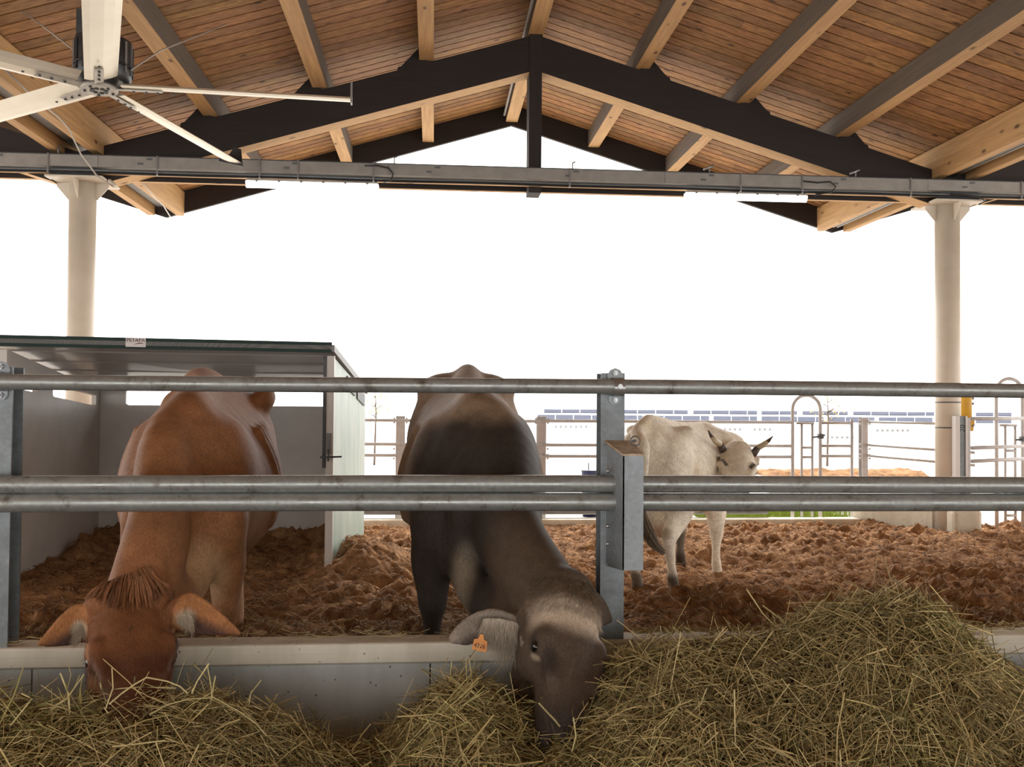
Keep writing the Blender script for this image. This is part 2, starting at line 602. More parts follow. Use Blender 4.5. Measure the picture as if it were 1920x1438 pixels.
PD = (1.2, 2.35, 3.5)                             # purlins, distance from the ridge
truss = thing('roof_truss', (XK, 10.3, 3.9), 'dark stained timber truss of the middle bay with king post and tie', 'truss')
for xb, sg in ((XL, -1), (XR, 1)):
    m = MB()
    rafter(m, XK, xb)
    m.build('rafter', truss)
    chocks([XK + sg * d for d in PD], sg, truss)
MB().box((XK - 0.07, YA - 0.012, 3.84), (XK + 0.07, YB + 0.012, ZT + 0.06), MT['stain_z']).build('king_post', truss)
for ya, yb in ((YA - 0.07, YA - 0.002), (YB + 0.002, YB + 0.07)):
    m = MB()
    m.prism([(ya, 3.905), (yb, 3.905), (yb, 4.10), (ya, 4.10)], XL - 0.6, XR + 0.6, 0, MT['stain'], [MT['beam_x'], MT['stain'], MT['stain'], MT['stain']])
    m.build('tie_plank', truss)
for nm, xa, xb, sg, lab in (('l', XLL, XL, 1, 'dark stained truss of the next bay beyond the left column'), ('r', XRR, XR, -1, 'dark stained truss of the next bay beyond the right column')):
    t = thing('roof_truss', ((xa + xb) / 2, 10.3, 3.9), lab, 'truss')
    m = MB()
    rafter(m, xa, xb)
    m.build('rafter', t)
    chocks([xa + sg * d for d in PD], sg, t)
    x0, x1 = sorted((xa, xb - sg * 0.6))
    for ya, yb in ((YA - 0.07, YA - 0.002), (YB + 0.002, YB + 0.07)):
        m = MB()
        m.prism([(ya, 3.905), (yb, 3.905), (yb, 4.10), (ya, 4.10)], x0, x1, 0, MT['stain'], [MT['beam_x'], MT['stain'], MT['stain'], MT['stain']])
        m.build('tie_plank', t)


def purlin(x, w, zb, zt, label, group=None, name='purlin'):
    m = MB()
    m.prism([(x - w / 2, zb), (x + w / 2, zb), (x + w / 2, zt), (x - w / 2, zt)], Y0, Y1 - 0.06, 1, MT['greybrown_y'], [MT['beam_y'], MT['greybrown_y'], MT['greybrown_y'], MT['greybrown_y']])  # sides greyer and darker than the underside
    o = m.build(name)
    return tag(o, label, 'beam', group)


names = ('first', 'second', 'third')
for side, sg, ridge, word in (('l', -1, XK, 'left of the ridge'), ('r', 1, XK, 'right of the ridge')):
    for d, wd in zip(PD, names):
        x = ridge + sg * d
        purlin(x, 0.16, ZP - drop(x), ZB - drop(x) - 0.004, 'pine purlin running under the boards, %s one %s' % (wd, word))
for sg, ridge, word in ((1, XLL, 'left'), (-1, XRR, 'right')):
    for d, wd in zip(PD[::-1], names):
        x = ridge + sg * d
        purlin(x, 0.16, ZP - drop(x), ZB - drop(x) - 0.004, 'pine purlin in the next bay, %s one beyond the %s valley gutter' % (wd, word))
purlin(XK, 0.17, ZP - 0.03, ZB - 0.01, 'pine ridge beam at the top of the roof above the king post', name='ridge_beam')
for xv, word in ((XL, 'left'), (XR, 'right')):
    for sg in (-1, 1):
        x = xv + sg * (VG + 0.07)
        inner = (sg > 0) == (xv == XL)
        m = MB()
        zt = ZB - drop(x) - 0.01
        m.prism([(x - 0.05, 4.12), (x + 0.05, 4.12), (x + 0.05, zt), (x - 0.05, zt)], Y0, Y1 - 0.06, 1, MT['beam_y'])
        tag(m.build('valley_beam'), 'deep pine beam beside the %s valley gutter, on its %s side' % (word, 'inner' if inner else 'outer'), 'beam')
    m = MB()
    z = 4.24
    for a, b in (((xv - VG, z), (xv + VG, z + 0.008)), ((xv - VG, z), (xv - VG + 0.008, z + 0.2)), ((xv + VG - 0.008, z), (xv + VG, z + 0.2))):
        m.box((a[0], Y0, a[1]), (b[0], Y1 - 0.08, b[1]), MT['frame'])
    tag(m.build('gutter'), 'sheet metal gutter in the %s roof valley between two deep beams' % word, 'gutter')
# far bargeboards close the purlin ends
for xa, xb, lab in ((XK, XL, 'dark bargeboard on the far roof edge, left of the ridge'), (XK, XR, 'dark bargeboard on the far roof edge, right of the ridge'),
                    (XLL, XL, 'dark bargeboard on the far roof edge, beyond the left valley'), (XRR, XR, 'dark bargeboard on the far roof edge, beyond the right valley')):
    m = MB()
    m.prism([(xa, 5.55), (xb, 5.55 - drop(xb)), (xb, 5.93 - drop(xb)), (xa, 5.93)], Y1 - 0.06, Y1, 1, MT['stain'])
    tag(m.build('bargeboard'), lab, 'board')
# white conduit along the ridge beam
tag(MB().tube([(XK - 0.12, Y0, 5.64), (XK - 0.12, 13.2, 5.64)], 0.016, MT['tray'], 8).build('conduit_pipe'), 'pale conduit running along the left of the ridge beam', 'pipe')
for xv, sg, word in ((XR, -1, 'right'),):
    for k in range(2):
        x = xv - 0.02 - 0.06 * k
        tag(MB().tube([(x, Y0, 4.155), (x, 13.2, 4.155)], 0.016, MT['tray'], 8).build('conduit_pipe'),
            'pale conduit under the right valley gutter, %s one' % ('outer' if k == 0 else 'inner'), 'pipe')


# ------------------------------------------------------------------ columns
def column(x, label):
    t = thing('column', (x, 10.3, 0.0), label, 'column')
    m = MB()
    m.tube([(x, 10.3, 0.0), (x, 10.3, 3.845)], 0.137, MT['cream'], 40)
    m.build('shaft', t)
    m = MB()
    m.box((x - 0.29, 10.02, 3.842), (x + 0.29, 10.58, 3.862), MT['cream'])
    m.build('cap_plate', t)
    for a in range(4):
        c, s_ = (1, 0, -1, 0)[a], (0, 1, 0, -1)[a]
        p = [(0.12, 3.842), (0.27, 3.842), (0.27, 3.80), (0.15, 3.66), (0.12, 3.66)]
        m = MB()
        if s_ == 0:
            m.prism([(x + c * u, z) for u, z in p], 10.294, 10.306, 1, MT['cream'])
        else:
            m.prism([(10.3 + s_ * u, z) for u, z in p], x - 0.006, x + 0.006, 0, MT['cream'])
        m.build('gusset', t)
    m = MB()
    for y0, y1 in ((10.055, 10.075), (10.525, 10.545)):
        m.prism([(x - 0.25, 3.862), (x + 0.25, 3.862), (x + 0.22, 3.95), (x - 0.22, 3.95)], y0, y1, 1, MT['capsteel'])
    m.box((x - 0.25, 10.055, 3.862), (x + 0.25, 10.545, 3.875), MT['capsteel'])
    for u in (-0.17, 0.17):
        m.tube([(x + u, 10.056, 3.91), (x + u, 10.046, 3.91)], 0.012, MT['black'], 8)
    m.build('beam_shoe', t)
    return t


column(XL, 'round cream steel column behind the white shelter')
colr = column(XR, 'round cream steel column with straps beside the yellow box')
for z in (1.565, 1.275):
    m = MB()
    m.tube([(XR, 10.3, z), (XR, 10.3, z + 0.014)], 0.1395, MT['pipe'], 32)
    m.build('strap', colr)

# ------------------------------------------------------------------ cable tray, cables, lamps on the tie
tr = thing('cable_tray', (XK, 10.02, 3.95), 'long grey steel cable tray across the barn below the rafters', 'cable tray')
ZT0 = 3.945
m = MB()
for xs in np.arange(-6.5, 9.0, 3.0):
    m.box((xs + 0.002, 9.985, ZT0), (xs + 2.998, 9.993, ZT0 + 0.125), MT['tray'])
m.box((-6.5, 9.993, ZT0), (8.5, 10.09, ZT0 + 0.006), MT['tray'])
m.box((-6.5, 10.084, ZT0), (8.5, 10.09, ZT0 + 0.125), MT['tray'])
m.box((-6.5, 9.975, ZT0 + 0.118), (8.5, 10.095, ZT0 + 0.126), MT['capsteel'])
for xs in np.arange(-6.1, 8.6, 1.5):
    for dx, dz in ((0.0, 0.035), (0.09, 0.085)):
        m.box((xs + dx, 9.982, ZT0 + dz), (xs + dx + 0.06, 9.986, ZT0 + dz + 0.022), MT['pipe'])
m.build('tray_channel', tr)
for z, y, r in ((ZT0 - 0.030, 10.02, 0.013), (ZT0 - 0.055, 10.03, 0.010)):
    MB().tube([(x, y, z + 0.003 * math.sin(3 * x)) for x in np.arange(-6.5, 8.6, 0.4)], r, MT['pipe'] if r > .012 else MT['black'], 8).build('cable', tr)
for xs in (-2.9, -1.85, -1.45, -0.66, 1.45, 3.35, 4.05, 5.3, 6.6, -4.0):
    m = MB()
    m.box((xs - 0.008, 9.974, ZT0 - 0.072), (xs + 0.008, 9.982, ZT0 + 0.13), MT['frame'])
    m.box((xs - 0.008, 9.982, ZT0 - 0.072), (xs + 0.008, 10.05, ZT0 - 0.068), MT['frame'])
    m.build('clip', tr)
for xs, k in ((-0.44, 0), (1.48, 0), (3.0, 1), (4.66, 1), (7.05, 0), (-3.9, 0)):
    m = MB()
    m.tube([(xs, 9.985, ZT0 + 0.12), (xs, 9.985, ZT0 + 0.19)], 0.008, MT['frame'], 6)
    if k:
        m.tube([(xs - 0.07, 9.98, ZT0 + 0.155), (xs + 0.04, 9.98, ZT0 + 0.205)], 0.013, MT['motorrim'], 8)
    else:
        m.tube([(xs, 9.985, ZT0 + 0.19), (xs + 0.03, 9.985, ZT0 + 0.20)], 0.008, MT['frame'], 6)
    m.build('hanger_hook', tr)


def lamp(x0, x1, label):
    t = thing('strip_lamp', ((x0 + x1) / 2, 10.06, 3.9), label, 'lamp', 'strip lamps under the cable tray')
    z = 3.856
    MB().box((x0 + 0.01, 10.02, z - 0.005), (x1 - 0.01, 10.10, z + 0.022), MT['tray'], 0.006).build('housing', t)
    m = MB()
    prof = [(10.012, z - 0.004), (10.108, z - 0.004), (10.104, z - 0.035), (10.085, z - 0.062), (10.06, z - 0.07), (10.035, z - 0.062), (10.016, z - 0.035)]
    m.prism(prof, x0, x1, 0, MT['tube'])
    m.build('diffuser', t)
    for k in range(6):
        xx = x0 + (x1 - x0) * (k + 0.5) / 6
        MB().box((xx - 0.012, 10.006, z - 0.014), (xx + 0.012, 10.114, z + 0.006), MT['frame']).build('latch', t)


lamp(-2.0, -0.61, 'lit white strip lamp hanging under the cable tray near the fan')
lamp(2.745, 4.12, 'lit white strip lamp hanging under the cable tray near the right column')
for pts, lab in (([(-0.75, 9.96, 4.03), (-0.62, 9.95, 4.035), (-0.50, 9.95, 4.01), (-0.45, 9.955, 3.95), (-0.47, 9.97, 3.885), (-0.55, 10.0, 3.87)], 'black cable looping over the tray beside the lit lamp near the fan'),
                 ([(4.05, 9.96, 4.0), (4.2, 9.95, 3.985), (4.35, 9.95, 4.0), (4.42, 9.955, 3.95), (4.38, 9.97, 3.89), (4.2, 9.99, 3.86)], 'black cable looping over the tray beside the lamp near the right column'),
                 ([(5.75, 9.97, 3.90), (5.98, 9.97, 3.895), (6.1, 9.96, 3.88), (6.16, 9.97, 3.83), (6.10, 10.0, 3.80)], 'black cable hanging in front of the right column head')):
    tag(MB().tube(pts, 0.009, MT['black'], 8).build('cable_loop'), lab, 'cable')

# ------------------------------------------------------------------ ceiling fan
FX, FY, FZ = -2.45, 7.0, 3.93
_p = at(186, 160, FY)
FX, FZ = _p[0], _p[2]
fan = thing('ceiling_fan', (FX, FY, FZ), 'large five-bladed aluminium ceiling fan hanging from the roof at left', 'fan')
for k, ang in enumerate((76.0, 4.2, -70.8, -139.0, 143.5)):
    a = math.radians(ang)
    d = np.array([math.cos(a), math.sin(a), 0])
    l = np.array([-math.sin(a), math.cos(a), 0])
    tilt = math.radians(13)
    lw = l * math.cos(tilt) + np.array([0, 0, math.sin(tilt)])
    up = np.cross(d, lw)
    R0, R1 = 0.17, (2.13, 1.81, 1.95, 1.95, 1.95)[k]
    prof = [(-0.10, 0.0), (-0.06, -0.012), (0.02, -0.016), (0.08, -0.008), (0.125, 0.006), (0.08, 0.018), (0.0, 0.022), (-0.07, 0.014)]
    m = MB()
    V = []
    for r in (R0, R1):
        for u, w in prof:
            V.append(np.array([FX, FY, FZ]) + d * r + lw * u + up * w)
    n = len(prof)
    m.poly(V, [tuple(range(n)), tuple(range(2 * n - 1, n - 1, -1))] + [(i, (i + 1) % n, n + (i + 1) % n, n + i) for i in range(n)], MT['fanal'])
    blade = m.build('blade', fan)
    # upturned winglet at the tip
    m = MB()
    o = np.array([FX, FY, FZ]) + d * R1
    pl = [(-0.11, -0.03), (0.14, -0.03), (0.13, 0.02), (0.03, 0.06), (-0.02, 0.14), (-0.09, 0.13)]
    V = [o + d * e + lw * u + np.array([0, 0, w]) for e in (0, 0.012) for u, w in pl]
    n = len(pl)
    m.poly(V, [tuple(range(n)), tuple(range(2 * n - 1, n - 1, -1))] + [(i, (i + 1) % n, n + (i + 1) % n, n + i) for i in range(n)], MT['black'] if k != 1 else MT['tray'])
    m.build('winglet', blade)
    # bracket arm from the hub
    m = MB()
    V = [np.array([FX, FY, FZ - 0.03]) + d * r + lw * u + up * w for r in (0.06, 0.44) for u, w in ((-0.03, 0), (0.03, 0), (0.03, 0.008), (-0.03, 0.008))]
    m.poly(V, [(0, 1, 2, 3), (7, 6, 5, 4), (0, 4, 5, 1), (1, 5, 6, 2), (2, 6, 7, 3), (3, 7, 4, 0)], MT['fanhub'])
    for r in (0.24, 0.33, 0.41, 0.52):
        p = np.array([FX, FY, FZ - 0.032]) + d * r
        m.tube([p, p + np.array([0, 0, -0.008])], 0.010, MT['black'], 8)
    m.build('blade_bracket', fan)
m = MB()
m.tube([(FX, FY, FZ - 0.04), (FX, FY, FZ - 0.01)], 0.13, MT['fanhub'], 20)
for a in range(5):
    t = math.radians(74 + 36 + 72 * a)
    p = np.array([FX + 0.10 * math.cos(t), FY + 0.10 * math.sin(t), FZ - 0.04])
    m.tube([p, p + np.array([0, 0, -0.01])], 0.011, MT['black'], 8)
for a in range(8):
    t = math.radians(45 * a)
    p = np.array([FX + 0.05 * math.cos(t), FY + 0.05 * math.sin(t), FZ - 0.04])
    m.tube([p, p + np.array([0, 0, -0.008])], 0.016, MT['black'], 6)
m.build('hub', fan)
m = MB()
m.tube([(FX + 0.02, FY + 0.02, FZ + 0.02), (FX + 0.02, FY + 0.02, FZ + 0.06), (FX + 0.02, FY + 0.02, FZ + 0.33)], [0.17, 0.195, 0.195], MT['motor'], 24)
for a in range(16):
    t = 2 * math.pi * a / 16
    p = np.array([FX + 0.02 + 0.2 * math.cos(t), FY + 0.02 + 0.2 * math.sin(t), 0])
    m.box((p[0] - 0.006, p[1] - 0.006, FZ + 0.08), (p[0] + 0.006, p[1] + 0.006, FZ + 0.31), MT['motorrim'] if a % 3 == 0 else MT['motor'])
m.build('motor', fan)
MB().tube([(FX + 0.02, FY + 0.02, FZ + 0.13), (FX + 0.02, FY + 0.02, FZ + 0.145)], 0.207, MT['black'], 24).build('band', fan)
xp = XK - PD[2]
m = MB()
zb = ZP - drop(FX + 0.05)
m.tube([(FX + 0.02, FY + 0.02, FZ + 0.33), (FX + 0.02, FY + 0.02, zb + 0.2)], 0.045, MT['capsteel'], 12)
m.box((FX - 0.16, FY - 0.03, FZ + 0.33), (FX - 0.10, FY + 0.07, FZ + 0.55), MT['capsteel'])
m.box((FX - 0.10, FY - 0.12, zb + 0.12), (FX + 0.14, FY + 0.16, zb + 0.20), MT['capsteel'])
m.build('drop_rod', fan)
for pts, lab in (([at(245, 132, 6.98), at(300, 95, 7.35), at(425, 45, 8.4)], 'thin stay cable from the fan motor up to a purlin on its right'),
                 ([at(2, 123, 7.3), at(60, 180, 7.9), at(108, 218, 8.6), at(128, 240, 8.9), at(152, 290, 9.4), at(182, 330, 9.85), at(216, 352, 10.02)], 'pale stay cable sagging past the fan to the left column head'),
                 ([at(40, 20, 7.2), at(75, 45, 7.25), at(140, 95, 6.95)], 'thin stay cable from the fan up to the left'),
                 ([at(262, 335, 10.5), at(285, 365, 11.5), at(306, 385, 12.4), at(322, 411, 13.3)], 'pale cable under the left valley behind the left column')):
    tag(MB().tube(pts, 0.008 if 'pale' in lab else 0.006, MT['wire'], 6).build('stay_cable'), lab, 'cable')
m = MB()
m.tube([at(205, 338, 10.02), at(217, 350, 10.0)], 0.022, MT['cream'], 8)
tag(m.build('shackle'), 'small white shackle at the left column head holding the stay cable', 'shackle')
# ------------------------------------------------------------------ ground, feed wall, bedding
def grid(name, xs, ys, zf, mat, colors=None):
    X, Y = np.meshgrid(xs, ys)
    Z = zf(X, Y)
    V = np.stack([X, Y, Z], -1).reshape(-1, 3)
    nx, ny = len(xs), len(ys)
    i = np.arange((ny - 1) * nx).reshape(ny - 1, nx)[:, :-1].ravel()
    Fq = np.stack([i, i + 1, i + 1 + nx, i + nx], 1)
    return npmesh(name, V, Fq, mat, colors(V) if colors else None, True)


tag(MB().box((-9, -7, -0.1), (11, 3.90, 0.0), MT['yard']).build('floor'), 'concrete floor of the feed alley under the hay', 'floor', kind='structure')
tag(MB().box((-90, 3.9, -0.3), (110, 27, -0.05), MT['yard']).build('ground'), 'pale concrete yard behind the pen', 'ground', kind='structure')
tag(MB().box((-160, 27, -3.6), (190, 220, -3.4), MT['yard']).build('ground'), 'lower pale ground around the far building', 'ground', kind='structure')

# feed wall with a thicker cap
YC0, YC1 = 3.765, 3.905
m = MB()
jx = [-8] + [at(q, 1300, YC0)[0] for q in (55, 806, 1560)] + [9]
for x0, x1 in zip(jx[:-1], jx[1:]):
    m.box((x0 + .003, YC0 + 0.02, -0.02), (x1 - .003, YC1 - 0.01, 0.505), MT['curbface'])
m.box((-8, YC0, 0.50), (9, YC1, 0.55), MT['curb'], 0.012)
m.prism([(YC0, 0.475), (YC0 + 0.02, 0.462), (YC0 + 0.03, 0.51), (YC0, 0.51)], -8, 9, 0, MT['curb'])
tag(m.build('wall_front'), 'low grey concrete feed wall with a pale worn cap, between hay and pen', 'wall', kind='structure')


def soil_z(X, Y, detail=True):
    p = np.stack([X, Y], -1)
    z = 0.165 + 0.05 * (fbm(p * 0.7, 3, 3) - 0.5)
    z = z - 0.13 * sstep(9.0, 11.2, Y)
    # heap against the shelter's right side, drift against its inner left wall, ridge at the back
    z = z + 0.20 * np.exp(-(((X + 0.60) / 0.34) ** 2 + ((Y - 7.6) / 0.9) ** 2))
    z = z + 0.16 * np.exp(-(((X + 2.9) / 0.5) ** 2 + ((Y - 8.2) / 1.1) ** 2))
    z = z + 0.10 * np.exp(-((Y - 8.85) / 0.35) ** 2) * sstep(-0.6, -1.0, X) * sstep(-3.4, -3.0, X)
    if detail:
        a = fbm(p * np.array([2.2, 3.4]), 4, 21)
        c = 1 - np.abs(2 * fbm(p * np.array([3.6, 5.6]), 3, 41) - 1)
        z = z + 0.11 * (a - 0.5) + 0.05 * (c - 0.75)
        z = z + (0.35 + 1.3 * sstep(.3, .7, fbm(p * 1.1, 3, 91))) * (0.12 * (fbm(p * np.array([5, 8]), 3, 61) - 0.5) + 0.075 * (fbm(p * np.array([14, 20]), 3, 71) - 0.5)) + .045 * (fbm(p * np.array([30, 40]), 2, 73) - .5)
        z = np.where(Y < 4.3, z * sstep(3.7, 4.3, Y) + (1 - sstep(3.7, 4.3, Y)) * 0.12, z)
    return z


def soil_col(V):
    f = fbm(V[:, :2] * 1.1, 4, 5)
    near = sstep(6.6, 4.6, V[:, 1] + 1.0 * (f - 0.5))          # shade painted in as darker bedding towards the feed wall
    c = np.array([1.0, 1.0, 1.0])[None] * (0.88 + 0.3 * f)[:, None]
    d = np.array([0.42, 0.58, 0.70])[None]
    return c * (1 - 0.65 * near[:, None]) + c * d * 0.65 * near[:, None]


ys = np.concatenate([np.arange(3.91, 7.6, 0.018), np.arange(7.6, 11.25, 0.026)])
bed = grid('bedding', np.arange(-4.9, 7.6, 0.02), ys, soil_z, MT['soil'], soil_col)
tag(bed, 'deep reddish brown fibrous bedding covering the pen floor', 'bedding', kind='stuff')

# loose old straw on the bedding by the feed wall
N = 9000
px = rng.uniform(-3.6, 5.2, N)
py = 3.95 + np.abs(rng.normal(0, 1.2, N))
ok = py < 8.0
px, py = px[ok], py[ok]
N = len(px)
L = rng.uniform(0.03, 0.16, N)
a = rng.uniform(0, 2 * np.pi, N)
K = 4
t = np.linspace(-0.5, 0.5, K)
P = np.zeros((N, K, 3))
P[..., 0] = px[:, None] + np.cos(a)[:, None] * L[:, None] * t + 0.06 * L[:, None] * np.sin(3 * t + a[:, None])
P[..., 1] = py[:, None] + np.sin(a)[:, None] * L[:, None] * t
P[..., 2] = soil_z(P[..., 0], P[..., 1]) + 0.006 + rng.uniform(0, 0.02, N)[:, None] * np.abs(t)[None] * 2
cc = np.array([[0.46, 0.33, 0.17], [0.26, 0.17, 0.08], [0.34, 0.27, 0.13], [0.12, 0.07, 0.035]])[rng.choice(4, N, p=[0.2, 0.35, 0.2, 0.25])] * rng.uniform(0.7, 1.2, (N, 1))
tag(strands('straw_litter', P, rng.uniform(0.0012, 0.0026, N), cc, MT['straw'], n=3, taper=False), 'loose dull straw trampled into the bedding behind the feed wall', 'straw', kind='stuff')

# coarse fibres standing out of the bedding
N = 26000
px = rng.uniform(-3.4, 6.4, N)
py = 4.0 + 7.0 * rng.random(N) ** 1.3
L = rng.uniform(.02, .085, N)
a = rng.uniform(0, 6.283, N)
t = np.linspace(-.5, .5, 4)
P = np.zeros((N, 4, 3))
P[..., 0] = px[:, None] + np.cos(a)[:, None] * L[:, None] * t
P[..., 1] = py[:, None] + np.sin(a)[:, None] * L[:, None] * t
P[..., 2] = soil_z(px, py)[:, None] + .006 + L[:, None] * t * rng.normal(.1, .45, (N, 1)) + .012 * (.25 - t * t) * 4
cc = np.array([[.36, .19, .09], [.24, .125, .06], [.12, .06, .032], [.46, .28, .14]])[rng.choice(4, N, p=[.35, .3, .2, .15])] * rng.uniform(.7, 1.2, (N, 1))
cc *= (1 - .55 * sstep(6.2, 4.6, py))[:, None]  # fibres darkened towards the feed wall with the same painted shade
tag(strands('bedding_fibres', P, rng.uniform(.0018, .005, N), cc, MT['straw'], n=3), 'coarse brown fibres and crumbs loose on top of the bedding', 'bedding', kind='stuff')

# kerb and skid rail along the far side of the pen
tag(MB().box((-6.0, 11.25, -0.05), (5.35, 11.45, 0.12), MT['curb'], 0.015).build('trim_1'), 'pale concrete kerb along the far edge of the pen', 'kerb', kind='structure')
tag(MB().tube([(-6.0, 11.48, 0.20), (4.2, 11.48, 0.20)], 0.045, MT['frame'], 12).build('ground_rail'), 'dark grey rail low above the far kerb', 'rail')
m = MB()
m.prism([(5.30, 11.45), (5.78, 10.42), (5.86, 10.46), (5.40, 11.50)], 0.0, 0.32, 2, MT['curb'])
tag(m.build('ramp_wall'), 'low pale concrete wall slanting towards the right column', 'wall')
m = MB()
m.box((5.79, 9.98, 0.0), (6.13, 10.16, 0.37), MT['curb'], 0.045)
tag(m.build('concrete_block'), 'rounded grey concrete block at the foot of the right column', 'block')
# pale grass verge
N = 2600
gx, gy = rng.uniform(3.7, 5.7, N), rng.uniform(11.9, 13.2, N)
P = np.zeros((N, 3, 3))
P[..., 0] = gx[:, None] + np.linspace(0, 1, 3) * rng.normal(0, 0.03, (N, 1))
P[..., 1] = gy[:, None]
P[..., 2] = -0.05 + np.linspace(0, 1, 3) * rng.uniform(0.08, 0.2, (N, 1))
tag(strands('grass', P, np.full(N, 0.006), np.array([[0.30, 0.38, 0.07]]) * rng.uniform(0.7, 1.3, (N, 1)), MT['straw']), 'strip of short bright grass just past the far kerb', 'grass', kind='stuff')

# ------------------------------------------------------------------ white shelter
FL, FR, BR, BL = (-2.98, 6.78), (-0.78, 7.15), (-0.66, 8.9), (-3.02, 8.75)
ZF, ZK = 1.86, 1.60                                # roof underside at the front and back
sh = thing('animal_shelter', (-1.9, 7.9, 0.1), 'white sheet metal animal shelter with a green roof edge behind the brown cow', 'shelter')


def wallstrip(name, a, b, za, zb, wins, mat, th=0.04, zw=(1.535, 1.65), zlow=0.0, mat2=None, parent=sh, slope=0.0):
    """upright sheet wall from plan point a to b with long rounded slots cut in it"""
    a, b = np.array(a), np.array(b)
    d = b - a
    n = np.array([-d[1], d[0]]) / np.linalg.norm(d) * th / 2
    us = [0.0]
    m = MB()

    def pt(u, z, s):
        q = a + d * u + n * s
        return (q[0], q[1], z)

    def slab(u0, u1, z00, z01, z10, z11):
        V = [pt(u, z, s) for s in (-1, 1) for u, z in ((u0, z00), (u1, z10), (u1, z11), (u0, z01))]
        m.poly(V, [(0, 1, 2, 3)], mat)
        m.poly(V, [(7, 6, 5, 4)], mat2 or mat)
        m.poly(V, [(0, 4, 5, 1), (1, 5, 6, 2), (2, 6, 7, 3), (3, 7, 4, 0)], mat)
    top = lambda u: za + (zb - za) * u
    u = 0.0
    for w0, w1 in wins:
        slab(u, w0, zlow, top(u), zlow, top(w0))
        s0, s1 = slope * w0, slope * w1
        slab(w0, w1, zlow, zw[0] + s0, zlow, zw[0] + s1)
        slab(w0, w1, zw[1] + s0, max(top(w0), zw[1] + s0 + .01), zw[1] + s1, max(top(w1), zw[1] + s1 + .01))
        c = 0.018 / np.linalg.norm(d)
        for uu, sg in ((w0, 1), (w1, -1)):                      # rounded slot corners
            b0 = zw[0] + slope * uu
            slab(min(uu, uu + sg * c), max(uu, uu + sg * c), b0, b0 + (0.016 if sg > 0 else 0.002), b0, b0 + (0.002 if sg > 0 else 0.016))
        u = w1
    slab(u, 1.0, zlow, top(u), zlow, top(1.0))
    return m.build(name, parent)


wallstrip('back_panel', BL, BR, ZK + 0.085, ZK + 0.085, [(0.10, 0.42), (0.58, 0.985)], MT['panel'], zw=(1.475, 1.605))
wallstrip('side_panel', FL, BL, ZF, ZK, [(0.08, 0.27), (0.42, 0.93)], MT['panel'], zw=(1.605, 1.70), slope=-.15)
wallstrip('side_panel', FR, BR, ZF, ZK, [], MT['panelgreen'], mat2=MT['panel'])
for u0, u1 in ((0.36, 0.60), (0.68, 0.93)):  # dark plates stand in for the shade inside the side panel's slots
    a, b = np.array(FR), np.array(BR)
    q0, q1 = a + (b - a) * u0, a + (b - a) * u1
    zt = lambda u: ZF + (ZK - ZF) * u - 0.035
    V = [(q0[0] + e, q0[1], zt(u0) - d) for e in (.02, .032) for d in (0, .10)] + [(q1[0] + e, q1[1], zt(u1) - d) for e in (.02, .032) for d in (0, .10)]
    MB().poly(V, [(0, 1, 3, 2), (4, 6, 7, 5), (0, 4, 5, 1), (2, 3, 7, 6), (0, 2, 6, 4), (1, 5, 7, 3)], MT['capsteel']).build('dark_slot_plate', sh)
# roof: sheet with ribs, green front edge
m = MB()
ov = 0.06
R4 = [(FL[0] - 0.25, FL[1] - 0.10), (FR[0] + 0.02, FR[1] - 0.10), (BR[0] + 0.02, BR[1] + ov), (BL[0] - 0.25, BL[1] + ov)]
zs = [ZF + 0.045, ZF + 0.045, ZK + 0.01, ZK + 0.01]
V = [(x, y, z) for (x, y), z in zip(R4, zs)] + [(x, y, z + 0.03) for (x, y), z in zip(R4, zs)]
m.poly(V, [(0, 1, 2, 3), (7, 6, 5, 4), (0, 4, 5, 1), (1, 5, 6, 2), (2, 6, 7, 3), (3, 7, 4, 0)], MT['panelroof'])
for k in range(5):
    t = 0.12 + 0.19 * k
    A = [np.array([*R4[i], zs[i]]) for i in range(4)]
    a0, a1 = A[0] + (A[3] - A[0]) * t, A[1] + (A[2] - A[1]) * t
    e = (A[3] - A[0]) * 0.010
    dz = np.array([0, 0, -0.010])
    m.poly([a0 - e, a0 + dz, a0 + e, a1 - e, a1 + dz, a1 + e], [(0, 1, 4, 3), (1, 2, 5, 4)], MT['panelroof'])
m.build('roof_panel', sh)
m = MB()
a, b = np.array(R4[0]), np.array(R4[1])
V = [(*p, z) for p in (a, b) for z in (ZF + 0.022, ZF + 0.10)] + [(p[0], p[1] + 0.03, z) for p in (a, b) for z in (ZF + 0.022, ZF + 0.10)]
m.poly(V, [(0, 2, 3, 1), (4, 5, 7, 6), (0, 1, 5, 4), (2, 6, 7, 3), (1, 3, 7, 5), (0, 4, 6, 2)], MT['green'])
m.build('roof_edge', sh)
a, b = np.array(R4[1]), np.array(R4[2])
V = [(a[0], a[1], ZF + 0.03), (b[0], b[1], ZK - 0.005), (b[0], b[1], ZK + 0.05), (a[0], a[1], ZF + 0.08)]
V = V + [(x + 0.02, y, z) for x, y, z in V]
MB().poly(V, [(0, 1, 2, 3), (7, 6, 5, 4), (0, 4, 5, 1), (1, 5, 6, 2), (2, 6, 7, 3), (3, 7, 4, 0)], MT['frame']).build('roof_edge', sh)
